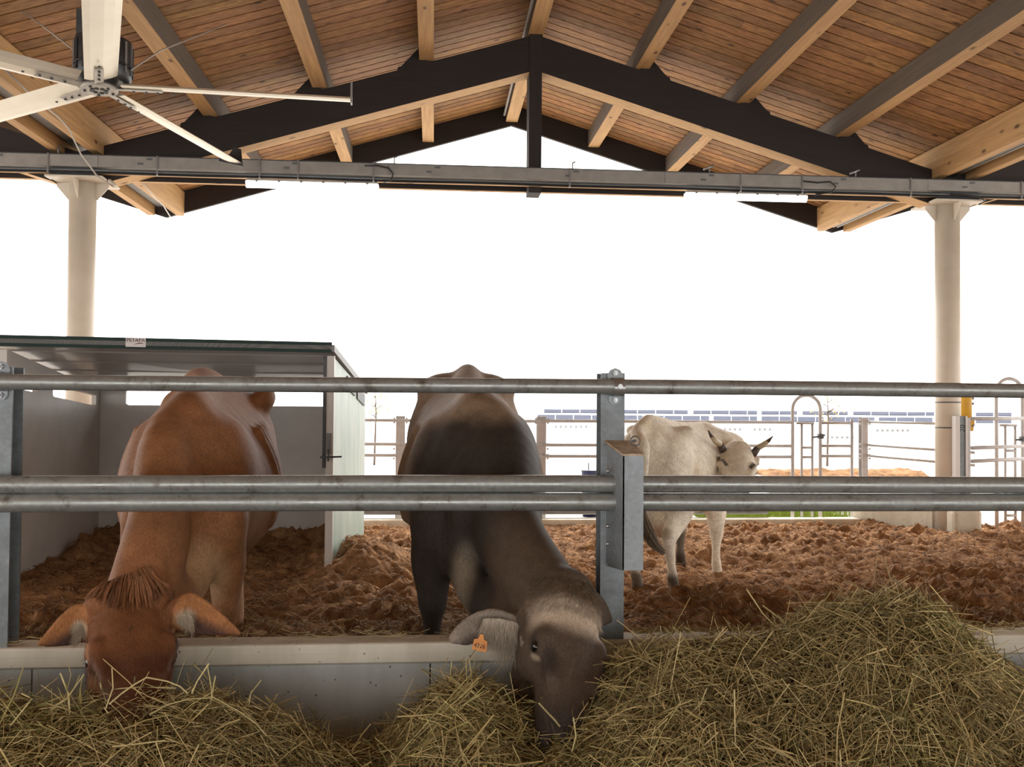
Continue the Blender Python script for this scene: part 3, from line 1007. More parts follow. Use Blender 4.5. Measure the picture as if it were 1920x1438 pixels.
# front door posts with bolts
m = MB()
m.box((FR[0] - 0.02, FR[1] - 0.05, 0.0), (FR[0] + 0.035, FR[1] + 0.01, ZF), MT['panel'])
pst = m.build('corner_post', sh)
m = MB()
m.box((FR[0] - 0.045, FR[1] - 0.055, 1.02), (FR[0] - 0.022, FR[1] - 0.02, ZF), MT['capsteel'])
m.tube([(FR[0] - 0.06, FR[1] - 0.06, 1.10), (FR[0] + 0.10, FR[1] - 0.06, 1.105)], 0.007, MT['capsteel'], 8)
m.tube([(FR[0] + 0.0, FR[1] - 0.06, 1.07), (FR[0] + 0.0, FR[1] - 0.06, 1.16)], 0.006, MT['capsteel'], 8)
m.box((FR[0] - 0.02, FR[1] - 0.06, 1.12), (FR[0] + 0.02, FR[1] - 0.045, 1.28), MT['frame'])
m.build('door_bolt', sh)
MB().box((FL[0] - 0.03, FL[1] - 0.04, 0.0), (FL[0] + 0.03, FL[1] + 0.02, ZF), MT['panel']).build('corner_post', sh)


def text(body, size, mat, name, parent, origin, xdir, zdir, extrude=0.0006):
    """lettering as a mesh standing on a face"""
    cu = bpy.data.curves.new(name, 'FONT')
    cu.body = body
    cu.size = size
    cu.extrude = extrude
    cu.align_x = 'CENTER'
    cu.align_y = 'CENTER'
    o = bpy.data.objects.new(name, cu)
    COL.objects.link(o)
    dg = bpy.context.evaluated_depsgraph_get()
    me = bpy.data.meshes.new_from_object(o.evaluated_get(dg))
    bpy.data.objects.remove(o)
    X, Z = Vector(xdir).normalized(), Vector(zdir).normalized()
    N = X.cross(Z)
    M = Matrix(((X[0], Z[0], N[0], origin[0]), (X[1], Z[1], N[1], origin[1]), (X[2], Z[2], N[2], origin[2]), (0, 0, 0, 1)))
    me.transform(M)
    me.name = name
    me.materials.clear()
    me.materials.append(mat)
    ob = bpy.data.objects.new(name, me)
    COL.objects.link(ob)
    if parent is not None:
        ob.parent = parent
        ob.matrix_parent_inverse = parent.matrix_world.inverted()
    return ob


ed = np.array(R4[1]) - np.array(R4[0])
ed /= np.linalg.norm(ed)
sx = at(242, 644, 6.7)[0]
tt = (sx - R4[0][0]) / ed[0]
sc_ = np.array(R4[0]) + ed * tt
nn = np.array([ed[1], -ed[0]])
m = MB()
h = 0.066
V = [(*(sc_ + ed * u + nn * w), ZF + 0.0675 + v) for w in (0.0008, 0.003) for u, v in ((-0.067, -h / 2), (0.067, -h / 2), (0.067, h / 2), (-0.067, h / 2))]
m.poly(V, [(0, 1, 2, 3), (7, 6, 5, 4), (0, 4, 5, 1), (1, 5, 6, 2), (2, 6, 7, 3), (3, 7, 4, 0)], MT['sticker'])
stk = m.build('sticker', sh)
o3 = sc_ + nn * 0.004
text('PETAPA', 0.036, MT['stickerink'], 'sticker_text', stk, (o3[0], o3[1], ZF + 0.081), (ed[0], ed[1], 0), (0, 0, 1))
m = MB()
pts = [(*(sc_ + ed * (-0.01 + 0.066 * u) + nn * 0.004), ZF + 0.052 + 0.010 * math.sin(u * 2.6)) for u in np.linspace(0, 1, 7)]
m.tube(pts, [0.001, 0.002, 0.003, 0.0035, 0.003, 0.002, 0.001], MT['stickerink'], 6)
m.build('sticker_swoosh', stk)

# ------------------------------------------------------------------ feed fence: posts and long rails
def rail_pocket(cx, y0, t):
    bx = cx + 0.015
    m = MB()
    yf = 3.605
    m.box((bx - 0.008, yf, 0.86), (bx + 0.074, yf + 0.008, 1.305), MT['zincbox'])
    m.box((bx - 0.045, y0 - 0.006, 0.86), (bx - 0.038, y0, 1.33), MT['zincbox'])
    m.poly([(bx - 0.008, yf, 0.86), (bx - 0.044, y0, 0.86), (bx - 0.044, y0, 1.345), (bx - 0.008, yf, 1.305),
            (bx - 0.002, yf, 0.86), (bx - 0.038, y0, 0.86), (bx - 0.038, y0, 1.345), (bx - 0.002, yf, 1.305)],
           [(0, 1, 2, 3), (7, 6, 5, 4), (0, 4, 5, 1), (2, 6, 7, 3), (0, 3, 7, 4), (1, 5, 6, 2)], MT['zincbox'])
    m.poly([(bx - 0.008, yf, 0.86), (bx + 0.074, yf, 0.86), (bx + 0.05, y0, 0.85), (bx - 0.044, y0, 0.85)], [(0, 1, 2, 3)], MT['zincbox'])
    m.poly([(bx - 0.008, yf, 1.305), (bx + 0.074, yf, 1.305), (bx + 0.064, y0, 1.352), (bx - 0.050, y0, 1.352),
            (bx - 0.008, yf, 1.313), (bx + 0.074, yf, 1.313), (bx + 0.064, y0, 1.36), (bx - 0.050, y0, 1.36)],
           [(0, 1, 2, 3), (7, 6, 5, 4), (0, 4, 5, 1), (1, 5, 6, 2), (2, 6, 7, 3), (3, 7, 4, 0)], MT['rustplate'])
    for z in (0.95, 1.02, 1.24):
        m.tube([(bx - 0.044, 3.69, z), (bx - 0.058, 3.69, z + 0.002)], 0.008, MT['motorrim'], 8)
    m.build('rail_bracket', t)
    m = MB()
    rr = []
    for k in range(25):
        a = 2 * math.pi * k / 24
        rr.append((bx + 0.052 + 0.019 * math.cos(a), 3.655, 1.362 + 0.019 * math.sin(a)))
    m.tube(rr, 0.0022, MT['capsteel'], 8, cap=False)
    m.tube([(bx + 0.052, 3.66, 1.362), (bx + 0.052, 3.69, 1.362)], 0.006, MT['capsteel'], 8)
    m.build('pin_ring', t)


def feed_post(cx, label, bracket=True):
    t = thing('fence_post', (cx, 3.83, 0.55), label, 'post')
    y0, y1 = 3.78, 3.885
    m = MB()
    m.box((cx - 0.049, y0, 0.55), (cx + 0.049, y0 + 0.009, 1.635), MT['zincpost'])
    m.box((cx - 0.049, y1 - 0.009, 0.55), (cx + 0.049, y1, 1.635), MT['zincpost'])
    m.box((cx - 0.005, y0 + 0.009, 0.55), (cx + 0.005, y1 - 0.009, 1.635), MT['zincpost'])
    m.build('steel_beam', t)
    # bracket pocket that holds the two lower rails
    if bracket:
        rail_pocket(cx, y0, t)
    # U clamp round the top rail
    m = MB()
    mx = cx + 0.008
    m.prism([(mx - 0.028, 1.60), (mx + 0.028, 1.60), (mx + 0.034, 1.625), (mx + 0.02, 1.648), (mx, 1.656), (mx - 0.02, 1.648), (mx - 0.034, 1.625)], 3.772, 3.78, 1, MT['zincbox'])
    m.prism([(mx - 0.026, 1.545), (mx + 0.026, 1.545), (mx + 0.026, 1.52), (mx + 0.014, 1.507), (mx - 0.014, 1.507), (mx - 0.026, 1.52)], 3.772, 3.78, 1, MT['zincbox'])
    arc = [(3.775, 1.612), (3.712, 1.613), (3.688, 1.604), (3.672, 1.586), (3.669, 1.570), (3.678, 1.552), (3.700, 1.541), (3.775, 1.540)]
    for (ya, za), (yb, zb) in zip(arc[:-1], arc[1:]):
        m.poly([(mx - 0.022, ya, za), (mx + 0.022, ya, za), (mx + 0.022, yb, zb), (mx - 0.022, yb, zb)], [(0, 1, 2, 3)], MT['motorrim'], True)
    for z in (1.635, 1.524):
        m.tube([(mx, 3.773, z), (mx, 3.763, z)], 0.011, MT['motorrim'], 6)
        m.tube([(mx, 3.763, z), (mx, 3.753, z)], 0.006, MT['motorrim'], 8)
    m.tube([(mx, 3.670, 1.578), (mx, 3.664, 1.578)], 0.010, MT['motorrim'], 10)
    m.build('rail_clamp', t)
    return t


feed_post(0.733, 'galvanised steel post with rail bracket beside the grey-brown cow')
feed_post(-1.68, 'galvanised steel post cut off at the left edge of the photo', False)


def rail(z, r, label, wob):
    m = MB()
    xs = np.linspace(-4.5, 6.5, 60)
    m.tube([(x, 3.705, z + 0.0025 * math.sin(1.3 * x + wob)) for x in xs], r, MT['zinc'], 24)
    return tag(m.build('fence_rail'), label, 'rail')


rail(1.576, 0.030, 'top galvanised tube rail clamped to the fence posts', 0)
rail(1.186, 0.0345, 'middle galvanised tube rail, upper of the close pair', 1)
rail(1.115, 0.0365, 'lowest galvanised tube rail just above the cows\' heads', 2)

# ------------------------------------------------------------------ far pen fence and gates
YF = 11.52


def far_post(px, ytop, label, w=0.11, Y=YF):
    p = at(px, ytop, Y)
    m = MB()
    m.box((p[0] - w / 2, Y, -0.05), (p[0] + w / 2, Y + 0.008, p[2]), MT['zincfar'])
    m.box((p[0] - w / 2, Y + 0.1, -0.05), (p[0] + w / 2, Y + 0.108, p[2]), MT['zincfar'])
    m.box((p[0] - 0.004, Y + 0.008, -0.05), (p[0] + 0.004, Y + 0.1, p[2]), MT['zincfar'])
    for dz in (0.03, 0.08, 0.34, 0.40, 0.47, 0.52):
        for s in (-1, 1):
            m.tube([(p[0] + s * (w / 2 + 0.02), Y - 0.012, p[2] - dz), (p[0] + s * (w / 2 + 0.02), Y + 0.008, p[2] - dz)], 0.014, MT['zincfar'], 6)
    tag(m.build('pen_post'), label, 'post')
    return p


far_post(751, 780, 'grey steel post of the far fence between shelter and grey-brown cow')
far_post(1016, 781, 'grey steel post of the far fence right of the grey-brown cow')
far_post(1622, 783, 'grey steel post of the far fence left of the right column', 0.075)
for py, w in ((787, 'top'), (832, 'second'), (853, 'third')):
    a, b = at(560, py, YF), at(1016, py + 3.5, YF)
    tag(MB().tube([(a[0], YF - 0.02, a[2]), (b[0], YF - 0.02, a[2])], 0.02, MT['zincfar'], 10).build('pen_rail'), '%s thin tube rail of the far fence, left stretch behind the cows' % w, 'rail')
    a, b = at(1016, py + 2, YF), at(1485, py + 6, YF)
    tag(MB().tube([(a[0], YF - 0.02, a[2]), (b[0], YF - 0.02, a[2])], 0.02, MT['zincfar'], 10).build('pen_rail'), '%s thin tube rail of the far fence, stretch behind the white cow' % w, 'rail')
for k, w in ((0, 'top'), (1, 'second'), (2, 'third')):
    a, b = at(1625, (791, 834, 854)[k], YF), at(1752, (793, 842, 864)[k], YF)
    tag(MB().tube([(a[0], YF - 0.02, a[2]), (b[0], YF - 0.9, b[2])], 0.016, MT['zincfar'], 10).build('pen_rail'), '%s thin tube rail slanting towards the right column' % w, 'rail')


def hoop_gate(x0, x1, ytop, Y, label, lat):
    """tall tube hoop with a narrow man gate in it"""
    t = thing('hoop_gate', (at((x0 + x1) / 2, 900, Y)[0], Y, 0), label, 'gate')
    a, b, c = at(x0, ytop + 30, Y), at(x1, ytop + 30, Y), at((x0 + x1) / 2, ytop, Y)
    r = (b[0] - a[0]) / 2
    cx, zc = (a[0] + b[0]) / 2, c[2] - r
    pts = [(a[0], Y, -0.05), (a[0], Y, zc * 0.5)] + [(cx - r * math.cos(q), Y, zc + r * math.sin(q)) for q in np.linspace(0, math.pi, 17)] + [(b[0], Y, zc * 0.5), (b[0], Y, -0.05)]
    MB().tube(pts, 0.022, MT['zincfar'], 12).build('hoop', t)
    m = MB()
    zt, zz = 1.30, (1.30, 0.99, 0.87, 0.50, 0.2)
    xl, xr = cx - r * 0.34, cx + r * 0.42
    for x in (xl, xr):
        m.tube([(x, Y, 0.12), (x, Y, zt)], 0.016, MT['zincfar'], 10)
    for z in zz:
        m.tube([(xl - (0.07 if z == zt else 0), Y, z), (xr + (0.02 if z == zt else 0), Y, z)], 0.016, MT['zincfar'], 10)
    m.build('leaf_frame', t)
    for z in (1.12, 0.58):
        m = MB()
        m.tube([(xr, Y - 0.01, z), (b[0] + 0.05, Y - 0.03, z + 0.03)], 0.011, MT['capsteel'], 8)
        m.box((b[0] - 0.03, Y - 0.04, z - 0.015), (b[0] + 0.03, Y + 0.03, z + 0.045), MT['capsteel'])
        m.build('latch', t)
    return t


hoop_gate(1486, 1538, 741, YF, 'tall tube hoop with a narrow gate, right of the white cow', 1)
hoop_gate(1868, 1917, 710, 10.9, 'tall tube hoop with a narrow gate at the right edge of the photo', 1)
t = thing('tube_panel', (at(1570, 900, YF)[0], YF, 0), 'short tube fence panel between the hoop and the far post', 'fence')
a, b = at(1541, 793, YF), at(1597, 794, YF)
for py in (793, 836, 855, 905):
    q = at(1570, py, YF)
    MB().tube([(a[0], YF, q[2]), (b[0], YF, q[2])], 0.019, MT['zincfar'], 10).build('panel_rail', t)
MB().tube([(b[0], YF, -0.05), (b[0], YF, a[2] + 0.05)], 0.019, MT['zincfar'], 10).build('panel_upright', t)
# post with stamped marks and its short rails, beside the right column
PY = 10.08
pp = at(1807, 780, PY)
t = thing('channel_post', (pp[0], PY, 0), 'pale and grey steel channel post with dark painted marks beside the right column', 'post')
m = MB()
m.box((pp[0] - 0.095, PY, 0), (pp[0] - 0.045, PY + .08, pp[2]), MT['white'])
m.box((pp[0] - 0.045, PY + .01, 0), (pp[0] + 0.022, PY + .08, pp[2]), MT['zincpost'])
m.box((pp[0] + 0.022, PY - .005, 0), (pp[0] + 0.042, PY + .08, pp[2]), MT['white'])
m.box((pp[0] + 0.055, PY + .06, 0), (pp[0] + 0.115, PY + .12, pp[2] - 0.02), MT['zincfar'])
m.build('channel', t)
text('20', 0.085, MT['ink'], 'painted_mark', t, (pp[0] - 0.011, PY + .008, pp[2] - 0.14), (0, 0, 1), (-1, 0, 0))
for k, (py, w) in enumerate(((785, 'top'), (840, 'middle'), (865, 'low'))):
    a = at(1824, py, PY + .08)
    tag(MB().tube([(a[0], PY + .1, a[2]), (a[0] + 1.2, 10.85, a[2])], 0.022, MT['zincfar'], 10).build('pen_rail'), '%s tube rail from the marked post to the hoop at the right edge' % w, 'rail')
# yellow box on the column and other small things in the yard
p0 = at(1815, 762, 10.55)
t = thing('wall_box', (p0[0], 10.55, p0[2]), 'yellow plastic box mounted behind the right column', 'box')
MB().tube([(p0[0] - 0.03, 10.56, 1.375), (p0[0] - 0.03, 10.56, 1.75)], 0.075, MT['yellow'], 20).build('case', t)
m = MB()
m.prism([(p0[0] + 0.0, 1.30), (p0[0] + 0.04, 1.235), (p0[0] + 0.065, 1.235), (p0[0] + 0.085, 1.375), (p0[0] - 0.02, 1.375)], 10.55, 10.6, 1, MT['yellow'])
m.build('spout', t)
for z in (1.56, 1.62, 1.30):
    MB().tube([(p0[0] + 0.045, 10.56, z), (p0[0] + 0.075, 10.56, z)], 0.016, MT['frame'], 8).build('bolt', t)
p1 = at(1106, 893, 13.0)
t = thing('water_tub', (p1[0], 13.0, -0.05), 'navy blue tub standing in the yard behind the far fence', 'tub')
zt = at(1106, 881, 13.0)[2]
MB().tube([(p1[0], 13.0, -0.05), (p1[0], 13.0, zt - 0.15), (p1[0], 13.0, zt - 0.02), (p1[0], 13.0, zt)], [0.10, 0.11, 0.12, 0.135], MT['blue'], 20).build('basin', t)
MB().tube([(p1[0] - 0.02, 13.0, zt), (p1[0] - 0.02, 13.0, zt + 0.1)], 0.008, MT['capsteel'], 6).build('tap', t)

# heap of bedding behind a low white wall in the yard
a, b = at(1438, 893, 14.0), at(1752, 893, 14.0)
tag(MB().box((a[0], 13.9, -.05), (b[0], 14.0, a[2] - .03), MT['white']).build('low_wall'), 'low white wall in the yard holding a bank of brown bedding', 'wall')
bank = grid('bedding_bank', np.linspace(a[0], b[0], 120), np.linspace(14.0, 15.2, 24), lambda X, Y: a[2] - .12 + .14 * np.sin(np.clip((Y - 14.0) / 1.2, 0, 1) * 3.14) + .10 * fbm(np.stack([X, Y], -1) * 5, 3, 4), MT['soil'], lambda V: np.ones((len(V), 3)))
tag(bank, 'bank of brown bedding behind the low white wall in the yard', 'bedding', kind='stuff')
# long white building with two rows of roof panels, far behind
bd = thing('building', (13, 42, -3.4), 'long white building with two rows of blue-grey roof panels far behind', 'building')
xa, xb = at(1008, 780, 42)[0], at(1900, 780, 42)[0]
z0 = at(1300, 790, 42)[2]
MB().box((xa, 42, -3.4), (xb, 50, z0), MT['white']).build('wall', bd)
for (ya, yb), rowx in (((788, 779.5), [(1008, 1120), (1128, 1205), (1212, 1330), (1338, 1420), (1428, 1545), (1552, 1640), (1648, 1752), (1830, 1900)]), ((774.5, 769), [(1020, 1120), (1128, 1290), (1300, 1420), (1428, 1500), (1505, 1590), (1600, 1752), (1830, 1900)])):
    for x0, x1 in rowx:
        k = 0.0077
        for q0 in np.arange(x0, x1 - 6, 34):
            q1 = min(q0 + 32.6, x1)
            Y = 42.0 if ya > 780 else 44.0
            sh_ = lambda x: k * (x - 1300)
            a0, a1 = at(q0, ya + sh_(q0), Y), at(q1, ya + sh_(q1), Y)
            b0, b1 = at(q0, yb + sh_(q0), Y + 1.0), at(q1, yb + sh_(q1), Y + 1.0)
            V = [a0, a1, b1, b0]
            V = V + [v + np.array([0, 0.02, -0.05]) for v in V]
            MB().poly(V, [(0, 1, 2, 3), (7, 6, 5, 4), (0, 4, 5, 1), (1, 5, 6, 2), (2, 6, 7, 3), (3, 7, 4, 0)], MT['solar']).build('roof_panel', bd)
for x0, x1, py in ((1042, 1100, 800), (1340, 1390, 805), (1415, 1450, 805), (1560, 1600, 820), (1645, 1710, 807)):
    for q in np.arange(x0, x1, 9.5):
        a = at(q, py, 41.98)
        MB().box((a[0] - 0.035, 41.9, a[2] - 0.05), (a[0] + 0.035, 42.0, a[2] + 0.05), MT['frame']).build('vent', bd)


def tree(px, py, Y, r, label, leafm, nleaf, seed):
    r_ = np.random.default_rng(seed)
    p = at(px, py, Y)
    t = thing('sapling', (p[0], Y, -0.05 if Y < 27 else -3.4), label, 'tree')
    m = MB()
    m.tube([(p[0], Y, -0.05 if Y < 27 else -3.4), (p[0] + 0.03, Y, p[2] - r * 0.4), (p[0], Y, p[2] + r)], [0.03, 0.02, 0.006], MT['bark'], 6)
    for k in range(9):
        a = r_.uniform(0, 6.28)
        z = p[2] + r_.uniform(-0.7, 0.7) * r
        m.tube([(p[0], Y, z - 0.2 * r), (p[0] + 0.7 * r * math.cos(a), Y + 0.7 * r * math.sin(a), z + 0.25 * r)], [0.012, 0.004], MT['bark'], 5)
    m.build('trunk', t)
    d = r_.normal(0, 1, (nleaf, 3))
    d /= np.linalg.norm(d, axis=1, keepdims=True)
    c = np.array([p[0], Y, p[2]]) + d * r * r_.uniform(0.3, 1, (nleaf, 1)) ** 0.6 * np.array([1, 1, 1.1])
    u = r_.normal(0, 1, (nleaf, 3))
    u /= np.linalg.norm(u, axis=1, keepdims=True)
    v = np.cross(u, r_.normal(0, 1, (nleaf, 3)))
    v /= np.linalg.norm(v, axis=1, keepdims=True)
    s = r * 0.09
    V = np.stack([c - u * s, c + v * s * 0.5, c + u * s, c - v * s * 0.5], 1).reshape(-1, 3)
    npmesh('foliage', V, np.arange(nleaf * 4).reshape(-1, 4), leafm, None, False, t)


tree(703, 760, 24, 0.42, 'small pale green sapling behind the shelter, mostly washed out by light', MT['leaf'], 120, 3)
tree(1551, 768, 24, 0.45, 'thin orange-leaved sapling above the hoop gate right of the white cow', MT['leafo'], 90, 4)
# ------------------------------------------------------------------ cattle: one continuous surface grown from blended volumes
def unit(v):
    v = np.asarray(v, float)
    return v / np.linalg.norm(v)


class Field:
    """distance field of blended volumes on a grid -> one smooth closed mesh"""

    def __init__(s, lo, hi, h):
        s.lo, s.h = np.array(lo, float), h
        s.n = np.ceil((np.array(hi) - s.lo) / h).astype(int) + 1
        s.D = np.full(s.n, 0.6, np.float32)

    def _sub(s, lo, hi):
        a = np.clip(np.floor((np.array(lo) - s.lo) / s.h).astype(int), 0, s.n - 1)
        b = np.clip(np.ceil((np.array(hi) - s.lo) / s.h).astype(int) + 1, 1, s.n)
        if np.any(b <= a):
            return None, None
        ax = [s.lo[i] + s.h * np.arange(a[i], b[i]) for i in range(3)]
        P = np.stack(np.meshgrid(*ax, indexing='ij'), -1)
        return (slice(a[0], b[0]), slice(a[1], b[1]), slice(a[2], b[2])), P

    def _comb(s, sl, d, k, sub=False):
        A = s.D[sl]
        d = d.astype(np.float32)
        if sub:
            d = -d
            if k > 0:
                h = np.clip(k - np.abs(A - d), 0, None) / k
                s.D[sl] = np.maximum(A, d) + h * h * k * 0.25
            else:
                s.D[sl] = np.maximum(A, d)
            return
        if k > 0:
            h = np.clip(k - np.abs(A - d), 0, None) / k
            s.D[sl] = np.minimum(A, d) - h * h * k * 0.25
        else:
            s.D[sl] = np.minimum(A, d)

    def ell(s, c, r, axes=None, k=0.04, sub=False):
        """ellipsoid, axes = three unit vectors (rows)"""
        c, r = np.asarray(c, float), np.asarray(r, float)
        A = np.eye(3) if axes is None else np.asarray(axes, float)
        R = r.max() + k + 2 * s.h
        sl, P = s._sub(c - R, c + R)
        if sl is None:
            return
        q = (P - c) @ A.T
        k0 = np.sqrt(((q / r) ** 2).sum(-1))
        k1 = np.sqrt(((q / r ** 2) ** 2).sum(-1)) + 1e-9
        s._comb(sl, k0 * (k0 - 1) / k1, k, sub)

    def tube(s, pts, w, h=None, lat=(1, 0, 0), k=0.04, sub=False, fine=6, expo=2.0):
        """tube along a smoothed path; w = half width along lat, h = half depth across it"""
        pts = np.asarray(pts, float)
        w = np.broadcast_to(np.asarray(w, float), (len(pts),))
        h = w if h is None else np.broadcast_to(np.asarray(h, float), (len(pts),))
        lat = np.asarray(lat, float)
        lat = np.broadcast_to(lat, pts.shape)
        u = np.linspace(0, len(pts) - 1, (len(pts) - 1) * fine + 1)

        def cr(v):
            v = np.asarray(v, float)
            v2 = v[:, None] if v.ndim == 1 else v
            e = np.vstack([2 * v2[:1] - v2[1:2], v2, 2 * v2[-1:] - v2[-2:-1]])
            i = np.minimum(u.astype(int), len(v2) - 2)
            t = (u - i)[:, None]
            p0, p1, p2, p3 = e[i], e[i + 1], e[i + 2], e[i + 3]
            r = 0.5 * (2 * p1 + (p2 - p0) * t + (2 * p0 - 5 * p1 + 4 * p2 - p3) * t ** 2 + (3 * p1 - p0 - 3 * p2 + p3) * t ** 3)
            return r[:, 0] if v.ndim == 1 else r
        C, W, H, Lt = cr(pts), np.maximum(cr(w), 0.004), np.maximum(cr(h), 0.004), cr(lat)
        R = max(W.max(), H.max()) + k + 2 * s.h
        sl, P = s._sub(C.min(0) - R, C.max(0) + R)
        if sl is None:
            return
        best = np.full(P.shape[:-1], 9.0)
        for i in range(len(C) - 1):
            a, b = C[i], C[i + 1]
            R = max(W[i], W[i + 1], H[i], H[i + 1]) + k + 2 * s.h
            l0 = np.minimum(a, b) - R
            l1 = np.maximum(a, b) + R
            i0 = np.clip(((l0 - P[0, 0, 0]) / s.h).astype(int), 0, None)
            i1 = np.minimum(((l1 - P[0, 0, 0]) / s.h).astype(int) + 2, np.array(P.shape[:3]))
            ss = tuple(slice(x, y) for x, y in zip(i0, i1))
            Q = P[ss]
            if Q.size == 0:
                continue
            ab = b - a
            L2 = ab @ ab + 1e-12
            t = np.clip(((Q - a) @ ab) / L2, 0, 1)
            v = Q - (a + t[..., None] * ab)
            ax = ab / math.sqrt(L2)
            l = Lt[i] * 0.5 + Lt[i + 1] * 0.5
            l = unit(l - ax * (l @ ax))
            n = np.cross(ax, l)
            wi = W[i] + (W[i + 1] - W[i]) * t
            hi = H[i] + (H[i + 1] - H[i]) * t
            vl, vn, va = v @ l, v @ n, v @ ax
            mn = np.minimum(wi, hi)
            if expo == 2.0:
                rho = np.sqrt((vl / wi) ** 2 + (vn / hi) ** 2 + (va / mn) ** 2)
                g = np.sqrt((vl / wi ** 2) ** 2 + (vn / hi ** 2) ** 2 + (va / mn ** 2) ** 2) + 1e-9
                d = np.where(rho > 0.05, rho * (rho - 1) / g, -mn)
            else:
                rho = (np.abs(vl / wi) ** expo + np.abs(vn / hi) ** expo + np.abs(va / mn) ** expo) ** (1 / expo)
                d = (rho - 1) * mn
            best[ss] = np.minimum(best[ss], d)
        s._comb(sl, best, k, sub)

    def loft(s, org, fwd, secs, k=0.05):
        """trunk: sections (x, half width, top, bottom, fullness) along fwd from org"""
        secs = np.array(secs, float)
        f = unit(fwd)
        l = np.array([-f[1], f[0], 0])
        xs = np.linspace(secs[0, 0], secs[-1, 0], 160)
        T = []
        for c in range(1, 5):                                   # smooth interpolation
            y = np.interp(xs, secs[:, 0], secs[:, c])
            ker = np.hanning(15)
            ker /= ker.sum()
            yp = np.concatenate([np.full(7, y[0]), y, np.full(7, y[-1])])
            T.append(np.convolve(yp, ker, 'valid'))
        sl = (slice(None),) * 3
        ax = [s.lo[i] + s.h * np.arange(s.n[i]) for i in range(3)]
        P = np.stack(np.meshgrid(*ax, indexing='ij'), -1)
        q = P - np.asarray(org, float)
        x, y, z = q @ f, q @ l, q[..., 2]
        xc = np.clip(x, xs[0], xs[-1])
        W, TP, BT, FU = (np.interp(xc, xs, t) for t in T)
        H = (TP - BT) / 2
        zc = BT + H * FU * 2 * 0.5 + H * (1 - FU)               # widest level
        zc = BT + (TP - BT) * FU
        up = z > zc
        hh = np.where(up, TP - zc, zc - BT)
        e = np.where(up, 1.75, 2.3)                             # roof-like back, round belly
        v = np.abs((z - zc) / hh)
        rho = (np.abs(y / W) ** e + v ** e + (np.abs(x - xc) / 0.10) ** e) ** (1 / e)
        d = (rho - 1) * np.minimum(W, H) * 0.9
        s._comb(sl, d, k)

    def mesh(s):
        D = s.D
        nx, ny, nz = D.shape
        ins = D < 0
        idx = -np.ones((nx - 1, ny - 1, nz - 1), np.int64)
        cnt = np.zeros((nx - 1, ny - 1, nz - 1), np.int8)
        for a in (0, 1):
            for b in (0, 1):
                for c in (0, 1):
                    cnt += ins[a:nx - 1 + a, b:ny - 1 + b, c:nz - 1 + c]
        act = (cnt > 0) & (cnt < 8)
        I = np.argwhere(act)
        idx[act] = np.arange(len(I))
        acc = np.zeros((len(I), 3))
        num = np.zeros(len(I))
        cor = [(a, b, c) for a in (0, 1) for b in (0, 1) for c in (0, 1)]
        for p in cor:
            for ax in range(3):
                if p[ax] == 1:
                    continue
                q = list(p)
                q[ax] = 1
                da = D[I[:, 0] + p[0], I[:, 1] + p[1], I[:, 2] + p[2]].astype(float)
                db = D[I[:, 0] + q[0], I[:, 1] + q[1], I[:, 2] + q[2]].astype(float)
                cr = (da < 0) != (db < 0)
                t = np.where(cr, da / np.where(cr, da - db, 1), 0)
                pos = np.array(p, float)[None].repeat(len(I), 0)
                pos[:, ax] += t
                acc += np.where(cr[:, None], pos, 0)
                num += cr
        V = s.lo + s.h * (I + acc / num[:, None])
        Q = []
        for ax in range(3):
            o = [i for i in range(3) if i != ax]
            sl0 = [slice(None)] * 3
            sl1 = [slice(None)] * 3
            sl0[ax], sl1[ax] = slice(0, -1), slice(1, None)
            A, B = ins[tuple(sl0)], ins[tuple(sl1)]
            E = np.argwhere(A != B)
            ok = (E[:, o[0]] > 0) & (E[:, o[1]] > 0) & (E[:, o[0]] < s.n[o[0]] - 1) & (E[:, o[1]] < s.n[o[1]] - 1)
            E = E[ok]
            fl = A[E[:, 0], E[:, 1], E[:, 2]]
            c = []
            for d0, d1 in ((0, 0), (-1, 0), (-1, -1), (0, -1)):
                e = E.copy()
                e[:, o[0]] += d0
                e[:, o[1]] += d1
                c.append(idx[e[:, 0], e[:, 1], e[:, 2]])
            q = np.stack(c, 1)
            if ax == 1:
                fl = ~fl
            q[~fl] = q[~fl][:, ::-1]
            Q.append(q)
        Q = np.concatenate(Q)
        Q = Q[(Q >= 0).all(1)]
        # relax the lattice a little
        for _ in range(2):
            S_, Nn = np.zeros_like(V), np.zeros(len(V))
            for a, b in ((0, 1), (1, 2), (2, 3), (3, 0)):
                np.add.at(S_, Q[:, a], V[Q[:, b]])
                np.add.at(S_, Q[:, b], V[Q[:, a]])
                np.add.at(Nn, Q[:, a], 1)
                np.add.at(Nn, Q[:, b], 1)
            V = V * 0.5 + 0.5 * S_ / Nn[:, None]
        return V, Q


